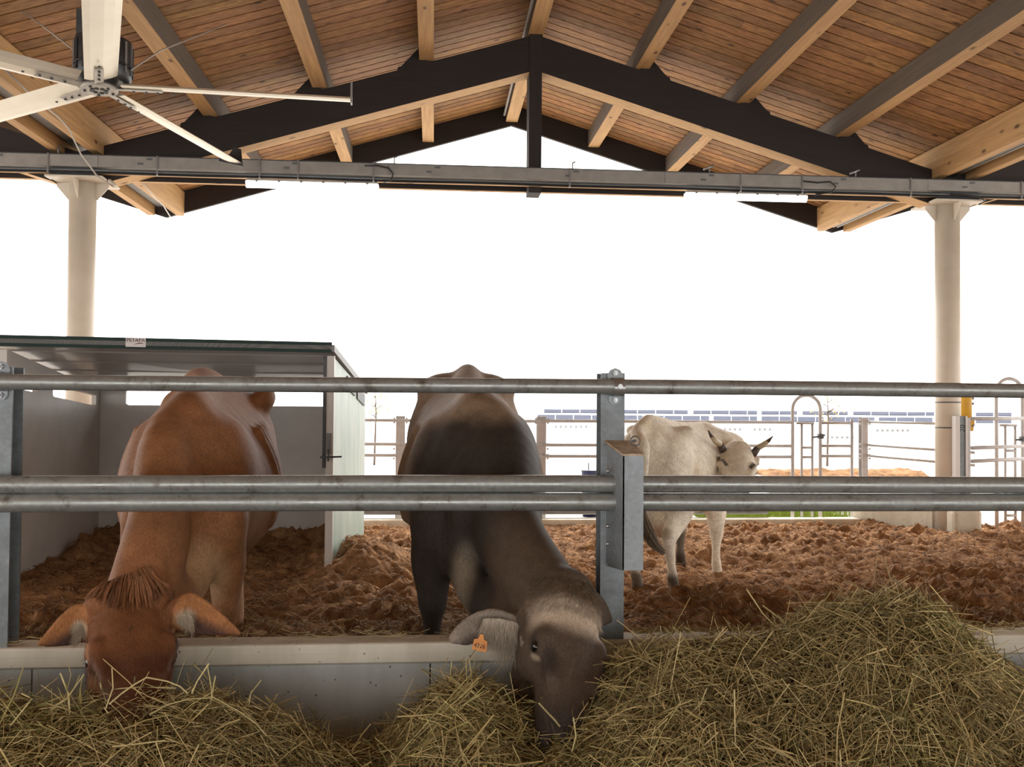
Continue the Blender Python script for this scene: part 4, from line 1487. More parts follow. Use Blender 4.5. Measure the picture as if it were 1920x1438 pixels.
class Head:
    """frame of a head: poll o, a down the face, n out of the forehead, l towards the right of the picture"""

    def __init__(s, poll, muz, turn, scale=1.0):
        s.o = np.asarray(poll, float)
        s.a = unit(np.asarray(muz, float) - s.o)
        v = unit(CAM - s.o)
        n = unit(v - s.a * (v @ s.a))
        l = np.cross(n, s.a)
        t = math.radians(turn)
        s.n = math.cos(t) * n + math.sin(t) * l
        s.l = np.cross(s.n, s.a)
        s.k = scale

    def p(s, l, n, d):
        return s.o + s.k * (s.l * l + s.n * n + s.a * d)

    def loc(s, V):
        q = (V - s.o) / s.k
        return q @ s.l, q @ s.n, q @ s.a

    def axes(s):
        return np.stack([s.l, s.n, s.a])

    def grow(s, F, jaw=0.0):
        k = s.k
        sec = [(-0.01, .075, .055, -.075), (.05, .108, .085, -.085), (.13, .122, .105, -.10), (.21, .118, .112, -.105), (.30, .094, .092, -.090), (.39, .090, .078, -.080), (.47, .096, .070, -.072), (.53, .096, .060, -.066), (.57, .078, .042, -.066)]
        F.tube([s.p(0, c, d) for d, w, h, c in sec], [w * k for _, w, _, _ in sec], [h * k for _, _, h, _ in sec], s.l, 0.03, fine=4, expo=2.4)
        # jaw and cheek muscle
        F.tube([s.p(0, -.20 - jaw * .5, .13), s.p(0, -.225 - jaw, .22), s.p(0, -.19 - jaw * 1.2, .33), s.p(0, -.15 - jaw * 1.2, .43), s.p(0, -.12 - jaw * .7, .53)], np.array([.075, .08, .068, .06, .055]) * k, np.array([.06, .06, .05, .04, .03]) * k, s.l, 0.04, fine=4)
        for sg in (-1, 1):
            F.ell(s.p(sg * .083, -.155, .20), np.array([.042, .10, .115]) * k, s.axes(), 0.04)
            F.ell(s.p(sg * .103, -.045, .225), np.array([.034, .045, .052]) * k, s.axes(), 0.025)       # brow
            F.tube([s.p(sg * .098, -.03, .27), s.p(sg * .078, -.02, .36)], .022 * k, .02 * k, s.l, 0.03)     # cheek crest
            F.ell(s.p(sg * .126, -.062, .248), np.array([.018, .024, .020]) * k, s.axes(), 0.012, sub=True)
            F.tube([s.p(sg * .115, -.080, .235), s.p(sg * .126, -.062, .227), s.p(sg * .124, -.040, .235)], .009 * k, None, s.l, 0.010)   # upper lid
            F.tube([s.p(sg * .113, -.082, .258), s.p(sg * .122, -.062, .270), s.p(sg * .120, -.042, .260)], .007 * k, None, s.l, 0.010)   # lower lid
            F.ell(s.p(sg * .05, -.035, .545), np.array([.018, .015, .022]) * k, s.axes(), 0.015, sub=True)   # nostril
        F.ell(s.p(0, -.065, -.015), np.array([.085, .055, .05]) * k, s.axes(), 0.035)                      # poll
        F.ell(s.p(0, -.015, .15), np.array([.05, .012, .10]) * k, s.axes(), 0.03)

    def eyes(s, parent, r=0.021):
        for sg in (-1, 1):
            c = s.p(sg * .113, -.058, .247)
            bm = bmesh.new()
            bmesh.ops.create_uvsphere(bm, u_segments=20, v_segments=14, radius=r * s.k)
            me = bpy.data.meshes.new('eye')
            bm.to_mesh(me)
            bm.free()
            for p in me.polygons:
                p.use_smooth = True
            me.materials.append(MT['eye'])
            o = bpy.data.objects.new('eye', me)
            o.location = c
            COL.objects.link(o)
            o.parent = parent
            o.matrix_parent_inverse = parent.matrix_world.inverted()
            o['label'] = 'dark glossy eye'


def legs(F, P, L, g, spec, fore, sc=1.0, k=0.05, fat=1.0):
    """one leg: P foot on the ground (x, y), L forward unit vector, g ground height; spec = list of (forward, up, radius across, radius along)"""
    lat = np.array([-L[1], L[0], 0])
    pts = [np.array([P[0], P[1], 0]) + np.array([L[0], L[1], 0]) * f * sc + lat * o * sc + np.array([0, 0, g + u * sc]) for f, u, w, h, o in spec]
    fa = lambda u: 1 + (fat - 1) * float(sstep(.22, .55, u))
    F.tube(pts, [w * sc * fa(u) for _, u, w, _, _ in spec], [h * sc * fa(u) for _, u, _, h, _ in spec], lat, k, fine=4)


def fore_spec(s):
    return [(-.02, .92, .09, .15, -s * .05), (.0, .74, .098, .14, -s * .03), (-.01, .60, .082, .105, 0), (.0, .47, .062, .075, 0), (.008, .40, .058, .062, 0), (.0, .33, .045, .048, 0), (-.005, .22, .038, .042, 0), (.0, .13, .046, .052, 0), (.02, .07, .046, .056, 0), (.035, .015, .052, .068, 0)]


def hind_spec(s):
    return [(.22, 1.10, .12, .20, -s * .06), (.18, .92, .125, .22, -s * .03), (.14, .76, .105, .17, 0), (.02, .60, .068, .095, 0), (-.10, .50, .052, .072, 0), (-.09, .40, .044, .054, 0), (-.05, .25, .039, .045, 0), (-.01, .13, .047, .053, 0), (.015, .07, .047, .056, 0), (.03, .015, .053, .068, 0)]


def blend(col, target, w):
    w = np.clip(w, 0, 1)[:, None]
    return col * (1 - w) + np.asarray(target, float)[None] * w


def blob(V, c, r):
    """soft weight, 1 at c falling to 0 at radius r"""
    r = np.asarray(r, float)
    d = np.sqrt((((V - np.asarray(c, float)) / r) ** 2).sum(1))
    return sstep(1, 0.35, d)


def ear(F, base, tip, nrm, w, k=0.02, sag=0.03, thick=0.013, ws=(.35, .62, .95, 1.0, .80, .45, .14)):
    """leaf-shaped ear, hollow on the side nrm looks to"""
    base, tip = np.asarray(base, float), np.asarray(tip, float)
    d = tip - base
    nrm = unit(nrm)
    lat = unit(np.cross(d, nrm))
    q = lambda t, s_: base + d * t + np.array([0, 0, 1]) * sag * math.sin(math.pi * t) + nrm * s_
    ts = [0, .12, .3, .5, .7, .88, 1.0]
    ws = np.array(ws) * w
    F.tube([q(t, 0) for t in ts], ws, np.array([1.7, 1.8, 1.8, 1.6, 1.3, 1.0, .7]) * thick, lat, k, fine=4)
    F.tube([q(t, thick * 1.35) for t in ts[1:-1]], ws[1:-1] * 0.74, np.array([1.0, 1.35, 1.25, 1.0, .7]) * thick, lat, 0.01, sub=True, fine=4)
    return lat


def hairs(name, roots, dirs, lens, cols, parent, curl=0.3, droop=0.0, rad=0.0009, K=6, seed=1, normals=None):
    r = np.random.default_rng(seed)
    N = len(roots)
    t = np.linspace(0, 1, K)[None, :, None]
    d = dirs / np.linalg.norm(dirs, axis=1, keepdims=True)
    side = np.cross(d, r.normal(0, 1, (N, 3)))
    side /= np.linalg.norm(side, axis=1, keepdims=True)
    P = roots[:, None] + d[:, None] * lens[:, None, None] * t + side[:, None] * (lens[:, None, None] * curl * t ** 2 * r.uniform(0.2, 1, (N, 1, 1)))
    P[..., 2] -= droop * (lens[:, None] * t[..., 0] ** 2)
    if normals is not None:
        P += normals[:, None] * (lens[:, None, None] * 0.35 * np.sin(math.pi * t * 0.9))
    return strands(name, P, np.full(N, rad) * r.uniform(0.7, 1.3, N), cols, MT['strand'], parent, 3)


def nearest(V, pts):
    out = np.empty(len(pts), int)
    for i in range(0, len(pts), 200):
        out[i:i + 200] = ((pts[i:i + 200, None] - V[None]) ** 2).sum(-1).argmin(1)
    return out


def normals_of(V, Q):
    n = np.cross(V[Q[:, 2]] - V[Q[:, 0]], V[Q[:, 3]] - V[Q[:, 1]])
    N = np.zeros_like(V)
    for k in range(4):
        np.add.at(N, Q[:, k], n)
    return N / (np.linalg.norm(N, axis=1, keepdims=True) + 1e-12)


def coat(name, V, Q, C, sel, n, length, flow, parent, seed, rad=0.0011, lift=0.25):
    """short hair lying over part of the hide, in the hide's own colours"""
    r = np.random.default_rng(seed)
    ids = np.flatnonzero(sel)
    if len(ids) == 0:
        return None
    pick = r.choice(ids, n)
    Nn = normals_of(V, Q)
    root = V[pick] + r.normal(0, 0.004, (n, 3))
    nn = Nn[pick]
    fl = flow(V[pick]) if callable(flow) else np.broadcast_to(np.asarray(flow, float), (n, 3))
    fl = fl - nn * (fl * nn).sum(1, keepdims=True)
    fl = fl / (np.linalg.norm(fl, axis=1, keepdims=True) + 1e-9) + r.normal(0, 0.25, (n, 3))
    d = fl + nn * lift
    ln = length * r.uniform(0.6, 1.3, n)
    cc = C[pick] * r.uniform(0.75, 1.3, (n, 1))
    o = hairs(name, root, d, ln, cc, parent, 0.2, 0.15, rad, 4, seed)
    o['kind'] = 'stuff'
    return o


G0 = 0.18                                            # height of the bedding the cattle stand on

# ============================ grey-brown cow (middle)
FwB = np.array([0.0, -1.0, 0])
bx = 0.205
F = Field((-0.36, 3.02, 0.05), (0.95, 6.75, 1.95), 0.0095)
org = (bx, 4.5, 0.0)
F.loft(org, FwB, [(-1.84, .06, 1.52, 1.25, .6), (-1.76, .17, 1.62, 1.10, .6), (-1.60, .27, 1.685, .98, .55), (-1.40, .325, 1.71, .86, .5), (-1.15, .355, 1.675, .76, .45), (-.85, .385, 1.60, .70, .42), (-.50, .375, 1.555, .70, .43), (-.20, .33, 1.545, .72, .45), (.02, .285, 1.54, .76, .46), (.16, .225, 1.46, .80, .48), (.26, .14, 1.30, .88, .5)])
for sg in (-1, 1):
    F.ell((bx + sg * .235, 5.93, 1.60), (.075, .12, .06), None, 0.10)                       # hip bones
    F.ell((bx + sg * .12, 5.95, 1.645), (.10, .15, .05), None, 0.06)
    F.ell((bx + sg * .10, 6.28, 1.50), (.06, .10, .06), None, 0.08)                         # pin bones
    F.ell((bx + sg * .20, 4.64, 1.14), (.085, .17, .26), None, 0.12)                       # shoulder blades
    F.ell((bx + sg * .20, 4.42, .98), (.10, .13, .16), None, 0.08)                          # point of shoulder
    F.ell((bx + sg * .25, 6.0, 1.18), (.12, .27, .34), None, 0.10)                          # thighs
    for yy in (4.98, 5.12, 5.27, 5.42):
        F.tube([(bx + sg * .30, yy, 1.36), (bx + sg * .375, yy + .05, 1.12), (bx + sg * .35, yy + .03, .9)], .010, None, (0, 1, 0), 0.06)
F.tube([(bx, 4.45, 1.49), (bx, 4.65, 1.535), (bx, 5.1, 1.545), (bx, 5.5, 1.59), (bx + .01, 5.9, 1.71), (bx, 6.2, 1.64)], [.03, .045, .03, .04, .032, .03], None, (1, 0, 0), 0.10)
legs(F, (0.005, 4.47), FwB, G0 - .02, fore_spec(-1), True, fat=1.28)
legs(F, (0.41, 4.56), FwB, G0 - .02, fore_spec(1), True, fat=1.28)
legs(F, (0.0, 5.93), FwB, G0 - .02, hind_spec(-1), False, 1.02)
legs(F, (0.42, 6.02), FwB, G0 - .02, hind_spec(1), False, 1.02)
pollB, muzB = at(1086, 1092, 3.52), at(1078, 1356, 3.19)
HB = Head(pollB, muzB, 31, 1.09)
nk = [(bx + .035, 4.72, 1.16), at(935, 880, 4.42), at(950, 965, 4.16), at(965, 1030, 3.96), HB.p(-.01, -.115, .075)]
F.tube(nk, [.24, .185, .155, .137, .125], [.33, .27, .22, .185, .14], (1, 0, 0), 0.08)
F.tube([(bx + .03, 4.66, 1.50), at(928, 800, 4.38), at(950, 925, 4.08), at(1000, 1035, 3.80), HB.p(0, -.10, 0.02)], [.05, .055, .055, .05, .05], None, (1, 0, 0), 0.09)
F.tube([at(850, 985, 4.42), at(868, 1050, 4.30), at(893, 1110, 4.16), at(925, 1140, 3.98), HB.p(-.05, -.2, .17)], [.10, .085, .075, .06, .05], [.15, .13, .10, .08, .06], (1, 0, 0), 0.08)
HB.grow(F, 0.07)
et = at(846, 1200, 3.55)
eb = at(972, 1178, 3.58)
latB = ear(F, eb, et, unit(CAM - eb) + np.array([0.1, 0, -.15]), 0.066, sag=0.028, thick=0.015, ws=[.5, .75, 1.0, 1.0, .85, .6, .3])
F.tube([HB.p(-.085, -.11, .06), eb], [.04, .035], None, HB.n, 0.03)
er = HB.p(.10, -.13, .05)
ear(F, er, er + np.array([.14, .16, -.05]), unit(CAM - er) + np.array([.8, 0, 0]), 0.07, thick=0.014)
# tail
F.tube([(bx, 6.30, 1.58), (bx - .01, 6.40, 1.50), (bx - .02, 6.44, 1.2), (bx - .02, 6.45, .8), (bx - .02, 6.46, .5)], [.045, .035, .026, .022, .03], None, (1, 0, 0), 0.04)
VB, QB = F.mesh()
VB += 0.004 * (fbm(VB * 9, 3, 8) - 0.5)[:, None]
CB = np.tile(np.array([[0.255, 0.178, 0.118]]), (len(VB), 1))
nzB = fbm(VB * 4, 4, 15) - 0.5
x, y, z = VB.T
fr = sstep(4.95, 4.6, y + 0.62 * np.abs(x - bx) * sstep(.85, 1.05, z) + 0.25 * nzB)                        # dark forequarter
fr = np.maximum(fr * sstep(1.50, 1.38, z + .12 * nzB), sstep(.95, .7, z + .2 * nzB) * sstep(5.3, 4.9, y))
CB = blend(CB, (0.027, 0.022, 0.019), fr * 0.95)
CB = blend(CB, (0.33, 0.26, 0.19), blob(VB, (bx + .06, 4.66, 1.50), (.10, .22, .14)) * .8)    # pale hair on the withers
CB = blend(CB, (0.12, 0.085, 0.06), sstep(.8, .5, z) * sstep(5.0, 5.4, y) * .7)
CB = blend(CB, (0.10, 0.068, 0.045), sstep(3.98, 3.78, y) * 0.8)                              # browner towards the head
CB = blend(CB, (0.36, 0.29, 0.21), blob(VB, at(872, 1085, 4.22), (.085, .22, .22)) * .6)
hl, hn, hs = HB.loc(VB)
inh = (y < 4.0) & (hs > -.035) & (hn > -.135 - 2.2 * np.clip(hs - .05, 0, None)) & (np.abs(hl) < .2)
soft = sstep(-.03, .055, hs + .03 * nzB) * sstep(.0, .05, hn + .135 + 2.2 * np.clip(hs - .05, 0, None))
CB = blend(CB, (0.092, 0.064, 0.045), inh * np.maximum(soft, sstep(.1, .14, hs)))
CB = blend(CB, (0.52, 0.42, 0.32), inh * sstep(.22, .15, hs + .05 * np.abs(hl) + .05 * nzB) * sstep(.04, .09, hs) * sstep(-.14, -.06, hn))
CB = blend(CB, (0.20, 0.135, 0.085), inh * soft * sstep(.11, .05, hs + .06 * nzB) * .8)
CB = blend(CB, (0.042, 0.030, 0.025), inh * blob(VB, HB.p(-.09, -.02, .31), (.045, .06, .09)) * .9)
CB = blend(CB, (0.030, 0.024, 0.022), inh * np.maximum(blob(VB, HB.p(-.125, -.06, .247), .05), blob(VB, HB.p(.125, -.06, .247), .05)) * .9)
CB = blend(CB, (0.42, 0.34, 0.25), inh * blob(VB, HB.p(-.122, -.07, .283), (.04, .05, .018)) * .85)
CB = blend(CB, (0.055, 0.043, 0.038), inh * sstep(.40, .5, hs))
earw = inh * np.maximum(blob(VB, 0.5 * (eb + et), (.17, .2, .14)), 0) * sstep(.965, .955, 0 * x + .9)
se_ = (VB - eb) @ unit(et - eb)
em = (se_ > .01) & (np.linalg.norm(VB - eb - se_[:, None] * unit(et - eb), axis=1) < .13) & (hl < -.13) & (y < 3.9)
CB = blend(CB, (0.30, 0.25, 0.205), em * 0.9)
CB = blend(CB, (0.11, 0.085, 0.07), em * blob(VB, eb + (et - eb) * .62 + np.array([0, 0, -.035]), (.11, .25, .062)) * .9)
cowB = tag(npmesh('cow', VB, QB, MT['hide_b'], CB, True), 'grey-brown cow with an orange ear tag, eating hay with her head turned', 'cow')
HB.eyes(cowB, .0265)
# pale hair hanging from the ear, hair on the poll
r = np.random.default_rng(5)
NbV = normals_of(VB, QB)
N = 1700
t = r.uniform(0.0, 0.48, N)
roots = eb + (et - eb) * t[:, None] + latB * (-0.058 if latB[2] < 0 else 0.058) * np.sin(math.pi * np.clip(t * .8 + .12, 0, 1))[:, None] * r.uniform(.15, 1.0, (N, 1)) + unit(CAM - eb) * 0.045
dd = np.stack([-.05 - .9 * t + r.normal(0, .14, N), -.15 + r.normal(0, .12, N), -1 + 0 * t], 1)
cc = np.array([[0.62, 0.53, 0.43]]) * r.uniform(.45, 1.25, (N, 1))
tag(hairs('ear_hair', roots, dd, r.uniform(.05, .115, N) * (.65 + .7 * vnoise(np.stack([t * 16, 0 * t], 1), 3)) * (1.15 - 1.2 * t), cc, cowB, .25, .2, .0010, 6, 6), 'long pale hair hanging over the ear')
sel = inh & (hs < .12) & (hs > -.012) & (hn > -.10) & (~em)
coat('poll_hair', VB, QB, CB, sel, 3000, .022, lambda v: HB.a[None] * .8 + (v - HB.p(0, 0, .03)) * 6, cowB, 7, .0010, .45)
coat('coat', VB, QB, CB, inh & (hs > .08) & (hs < .5) & (~em), 5200, .008, lambda v: np.broadcast_to(HB.a, v.shape), cowB, 8, .0006, .12)
# orange ear tag with its number
tc = at(900, 1209, 3.49)
tagn = unit(CAM - tc + np.array([-.5, 0, 0]))
tx = unit(np.cross(np.array([0, 0, 1.0]), tagn))
tx = unit(tx + np.array([0, 0, -.16]))
tz = np.cross(tagn, tx)
m = MB()
sh_ = [(-.036, -.024), (-.030, -.030), (.034, -.030), (.038, -.024), (.034, .022), (.016, .028), (.008, .052), (-.008, .052), (-.016, .028), (-.034, .022)]
V = [tc + tx * u + tz * w + tagn * e for e in (0, .003) for u, w in [(.74 * a_, .74 * b_) for a_, b_ in sh_]]
n = len(sh_)
m.poly(V, [tuple(range(n))[::-1], tuple(range(n, 2 * n))] + [(i, (i + 1) % n, n + (i + 1) % n, n + i) for i in range(n)], MT['tag'])
tg = tag(m.build('ear_tag', cowB), 'orange ear tag')
text('4326', 0.022, MT['ink'], 'tag_number', tg, tc + tagn * .004 + tz * -.004, tx, tz, 0.0004)

# ============================ brown cow (left)
FwA = unit([0.146, -0.989, 0])
axA = lambda yy: -1.13 - 0.148 * (yy - 4.45)
F = Field((-1.95, 3.02, 0.05), (-0.55, 6.55, 1.92), 0.0095)
org = (axA(4.42), 4.42, 0.0)
F.loft(org, FwA, [(-1.72, .06, 1.48, 1.2, .6), (-1.64, .18, 1.58, 1.08, .6), (-1.48, .28, 1.655, .95, .55), (-1.28, .335, 1.67, .82, .5), (-1.05, .385, 1.64, .72, .45), (-.75, .415, 1.585, .66, .42), (-.45, .385, 1.545, .67, .43), (-.15, .305, 1.525, .71, .45), (.02, .25, 1.51, .76, .46), (.14, .16, 1.38, .82, .48), (.22, .09, 1.24, .9, .5)])
for sg in (-1, 1):
    F.ell((axA(5.68) + (.315 if sg > 0 else -.21), 5.68, 1.535 if sg > 0 else 1.48), (.055, .10, .070), None, 0.09)
    F.ell((axA(6.0) + sg * .11, 6.0, 1.50), (.055, .09, .06), None, 0.08)
    F.ell((axA(4.58) + sg * .19, 4.58, 1.12), (.085, .17, .26), None, 0.10)
    F.ell((axA(4.34) + sg * .175, 4.34, .96), (.10, .13, .16), None, 0.07)
    F.ell((axA(5.8) + sg * .26, 5.8, 1.12), (.12, .27, .34), None, 0.10)
    for yy in (4.92, 5.08, 5.24, 5.4):
        F.tube([(axA(yy) + sg * .305, yy, 1.36), (axA(yy) + sg * .385, yy + .05, 1.12), (axA(yy) + sg * .36, yy + .03, .88)], .011, None, (0, 1, 0), 0.06)
F.tube([(axA(4.4), 4.4, 1.46), (axA(4.6), 4.6, 1.51), (axA(5.0), 5.0, 1.53), (axA(5.4) - .03, 5.4, 1.57), (axA(5.75) - .08, 5.75, 1.625), (axA(6.0) - .04, 6.0, 1.58)], [.03, .045, .03, .05, .08, .05], None, (1, 0, 0), 0.10)
legs(F, (-0.945, 4.42), FwA, G0 - .02, fore_spec(1), True, fat=1.08)
legs(F, (-1.36, 4.50), FwA, G0 - .02, fore_spec(-1), True, fat=1.08)
legs(F, (-1.15, 5.66), FwA, G0 - .02, hind_spec(1), False, 1.0)
legs(F, (-1.52, 5.80), FwA, G0 - .02, hind_spec(-1), False, 1.0)
pollA, muzA = at(243, 1108, 3.70), at(258, 1322, 3.25)
HA = Head(pollA, muzA, 6, 1.16)
nk = [(axA(4.62) - .02, 4.62, 1.13), at(318, 880, 4.36), at(303, 965, 4.12), at(290, 1035, 3.93), HA.p(.0, -.115, .07)]
F.tube(nk, [.165, .132, .124, .122, .120], [.31, .27, .22, .185, .14], (1, 0, 0), 0.03)
F.tube([(axA(4.58) - .02, 4.58, 1.47), at(326, 800, 4.32), at(308, 920, 4.05), at(272, 1035, 3.84), HA.p(0, -.08, 0)], [.05, .05, .055, .06, .06], None, (1, 0, 0), 0.08)
F.tube([at(382, 1000, 4.34), at(372, 1060, 4.24), at(350, 1110, 4.10), at(325, 1130, 3.95), HA.p(.04, -.2, .17)], [.09, .075, .06, .05, .05], [.14, .12, .09, .07, .06], (1, 0, 0), 0.07)
HA.grow(F)
for sg in (-1, 1):
    F.ell(HA.p(sg * .062, -.012, .03), np.array([.072, .048, .052]) * HA.k, HA.axes(), 0.012)      # twin curls of the tuft
e1, t1 = at(334, 1140, 3.66), at(452, 1189, 3.60)
e0, t0 = at(172, 1158, 3.66), at(69, 1211, 3.60)
vw = unit(CAM - e1)
PT = [.75, .95, .92, .74, .50, .25, .06]
ear(F, e1, t1, vw + np.array([0.15, 0, -.35]), 0.080, sag=0.0, thick=0.013, ws=PT)
ear(F, e0, t0, vw + np.array([-0.15, 0, -.35]), 0.080, sag=0.0, thick=0.013, ws=PT)
F.tube([HA.p(.085, -.10, .06), e1], [.045, .035], None, HA.n, 0.03)
F.tube([HA.p(-.085, -.10, .06), e0], [.045, .035], None, HA.n, 0.03)
F.tube([(axA(6.05), 6.05, 1.56), (axA(6.1), 6.16, 1.46), (axA(6.1), 6.2, 1.2), (axA(6.1), 6.21, .8), (axA(6.1), 6.22, .5)], [.045, .035, .026, .022, .03], None, (1, 0, 0), 0.04)
VA, QA = F.mesh()
VA += 0.004 * (fbm(VA * 9, 3, 9) - 0.5)[:, None]
nzA = fbm(VA * 4, 4, 25) - 0.5
x, y, z = VA.T
CA = np.tile(np.array([[0.27, 0.118, 0.05]]), (len(VA), 1)) * (1 + .35 * nzA)[:, None]
CA = blend(CA, (0.55, 0.36, 0.20), blob(VA, at(372, 1080, 4.25), (.16, .3, .25)) * .75)
CA = blend(CA, (0.32, 0.16, 0.075), sstep(.7, .45, z) * .5)
CA = blend(CA, (0.36, 0.2, 0.1), sstep(.75, .68, z) * sstep(4.9, 5.1, y) * .6)
CA = blend(CA, (0.07, 0.035, 0.022), blob(VA, at(322, 800, 4.30), (.06, .10, .055)) * .8)  # dark blob painting the shade of the crease at the withers
hl, hn, hs = HA.loc(VA)
inh = (y < 3.98) & (hs > -.035) & (hn > -.135 - 2.2 * np.clip(hs - .05, 0, None)) & (np.abs(hl) < .2)
CA = blend(CA, (0.20, 0.080, 0.034), inh * .9)
CA = blend(CA, (0.085, 0.034, 0.018), inh * sstep(.22, .34, hs + .05 * nzA) * sstep(-.12, -.05, hn) * .8)
CA = blend(CA, (0.085, 0.035, 0.02), inh * np.maximum(blob(VA, HA.p(-.115, -.05, .265), .06), blob(VA, HA.p(.115, -.05, .265), .06)) * .8)
CA = blend(CA, (0.26, 0.108, 0.045), inh * sstep(.09, .06, hs) * .8)
CA = blend(CA, (0.10, 0.05, 0.03), inh * blob(VA, HA.p(.0, 0.0, .175), (.012, .05, .018)) * .8)
for eb_, et_ in ((e1, t1), (e0, t0)):
    dd = unit(et_ - eb_)
    s_ = (VA - eb_) @ dd
    em = (s_ > .0) & (np.abs(hl) > .125) & (y < 3.95)
    low = ((VA - (eb_ + dd * s_[:, None])) @ np.array([0, 0, 1.0]))
    CA = blend(CA, (0.36, 0.155, 0.06), em * 1.0)
    CA = blend(CA, (0.075, 0.04, 0.03), em * sstep(.012, -.03, low) * sstep(.03, .08, s_))
    CA = blend(CA, (0.55, 0.47, 0.36), em * blob(VA, eb_ + dd * .035 + np.array([0, 0, -.02]), (.05, .08, .045)) * .8)
cowA = tag(npmesh('cow', VA, QA, MT['hide_b'], CA, True), 'reddish brown cow with spread ears, eating hay at the left', 'cow')
HA.eyes(cowA)
N = 4200
r = np.random.default_rng(9)
u = np.sign(r.uniform(-1, 1, N)) * r.random(N) ** .8
ta = r.uniform(0, .55, N)
tb = ta + r.uniform(.3, .5, N)
K = 8
tt = ta[:, None] + (tb - ta)[:, None] * np.linspace(0, 1, K)[None]
q = np.floor(np.abs(u) * 7 + .4 * (u > 0)) / 7                                       # locks
uu = (np.abs(u) * .82 + q * .18) * np.sign(u)
ll = uu[:, None] * (.055 + .092 * np.clip(tt, 0, 1.2) ** .8)
ss = -.006 - .016 * np.abs(uu[:, None]) + (.02 + .125 * (1 - np.abs(uu[:, None]) ** 1.2)) * tt ** 1.3 + .045 * np.abs(uu[:, None]) * np.sin(2.6 * tt)
face = inh & (hn > -.16)
gm = np.full((60, 60), -.2)                                                            # height of the brow under the hair
gi = np.clip(((hl[face] + .18) / .006).astype(int), 0, 59)
gj = np.clip(((hs[face] + .12) / .006).astype(int), 0, 59)
np.maximum.at(gm, (gi, gj), hn[face])
sn = gm[np.clip(((ll + .18) / .006).astype(int), 0, 59), np.clip(((ss + .12) / .006).astype(int), 0, 59)]
sn = np.where(sn < -.15, -.07, sn)
ker = np.array([.25, .5, .25])
for _ in range(3):
    sn[:, 1:-1] = sn[:, :-2] * .25 + sn[:, 1:-1] * .5 + sn[:, 2:] * .25
nn_ = sn + .003 + r.uniform(0, .012, (N, 1)) + .016 * np.sin(3.1 * np.clip(tt, 0, 1)) * np.clip(np.abs(uu[:, None]) * 2.5, .3, 1)
P = HA.o + HA.k * (HA.l * ll[..., None] + HA.n * nn_[..., None] + HA.a * ss[..., None])
lk = fbm(np.stack([uu * 7 + .8 * ta, ta * 3 + np.abs(uu) * 3], 1), 3, 5)
cc = np.array([[.30, .125, .052]]) * (.35 + 1.25 * lk)[:, None] * r.uniform(.6, 1.35, (N, 1))
tag(strands('forelock', P, r.uniform(.0009, .0015, N), cc, MT['strand'], cowA, 3), 'wavy hair between the ears')
coat('coat', VA, QA, CA, inh & (hs > .06) & (hs < .5), 6000, .008, lambda v: np.broadcast_to(HA.a, v.shape), cowA, 18, .0006, .12)
for eb_, et_, sg, sd in ((e1, t1, 1, 3), (e0, t0, -1, 4)):
    r = np.random.default_rng(sd)
    N = 420
    t = r.uniform(.0, .26, N)
    roots = eb_ + (et_ - eb_) * t[:, None] + np.array([[0, -.02, -.01]]) + np.array([[0, 0, -1]]) * (.05 * np.sin(math.pi * np.clip(t + .15, 0, 1)) * r.uniform(-.3, 1, N))[:, None]
    dd = np.stack([sg * (.25 + .2 * t) + r.normal(0, .2, N), -.3 + 0 * t, -.8 + r.normal(0, .2, N)], 1)
    cc = np.where(t[:, None] < .25, [[.55, .46, .34]], [[.22, .13, .075]]) * r.uniform(.6, 1.2, (N, 1))
    tag(hairs('ear_hair', roots, dd, r.uniform(.018, .036, N), cc, cowA, .3, .1, .0009, 5, sd), 'pale hair inside the ear')

MB().tube([HA.p(.112, -.035, .045), HA.p(.128, -.02, .05), HA.p(.134, -.012, .062)], [.016, .013, .005], MT['horndark'], 10).build('horn_stub', cowA)

# ============================ white cow (right, seen from behind)
gC = 0.155
hm = np.array([1.655, 6.86])
fC = unit([.588, .809, 0])
lC = np.array([-fC[1], fC[0], 0])
LC = 1.02
om = np.array([*(hm + fC[:2] * LC), 0.0])
W3 = lambda f, l, z: om + fC * f + lC * l + np.array([0, 0, z])
F = Field((0.95, 6.05, 0.02), (3.1, 8.6, 1.72), 0.0135)
F.loft(om, fC, [(-1.34, .05, 1.30, 1.05, .6), (-1.28, .14, 1.355, .95, .6), (-1.16, .225, 1.395, .85, .55), (-1.0, .265, 1.395, .74, .5), (-.8, .285, 1.37, .68, .46), (-.55, .31, 1.345, .65, .44), (-.3, .30, 1.335, .65, .45), (-.05, .26, 1.34, .68, .46), (.1, .22, 1.30, .72, .48), (.22, .15, 1.2, .8, .5)])
for sg in (-1, 1):
    F.ell(W3(-.93, sg * .20, 1.31), (.075, .075, .05), None, 0.06)
    F.ell(W3(-1.27, sg * .085, 1.24), (.05, .05, .05), None, 0.05)
    F.tube([W3(-1.1, sg * .17, 1.15), W3(-1.08, sg * .19, .98), W3(-1.03, sg * .18, .82)], [.11, .12, .10], [.17, .19, .15], lC, 0.08)
    F.ell(W3(.02, sg * .19, 1.02), (.12, .12, .22), None, 0.07)
F.tube([W3(-1.3, 0, 1.33), W3(-1.18, 0, 1.40), W3(-.98, 0, 1.385), W3(-.6, 0, 1.345), W3(-.2, 0, 1.335), W3(.05, 0, 1.325)], [.03, .035, .03, .028, .03, .04], None, lC, 0.07)
pR, pL = at(1265, 1103, 6.76), at(1196, 1096, 6.92)
legs(F, pR[:2] - fC[:2] * .03, fC, gC - .02, hind_spec(-1), False, 0.83, 0.05, 1.25)
legs(F, pL[:2] - fC[:2] * .03, fC, gC - .02, hind_spec(1), False, 0.83, 0.05, 1.25)
pf, pg = at(1345, 1074, 7.40), at(1278, 1060, 7.76)
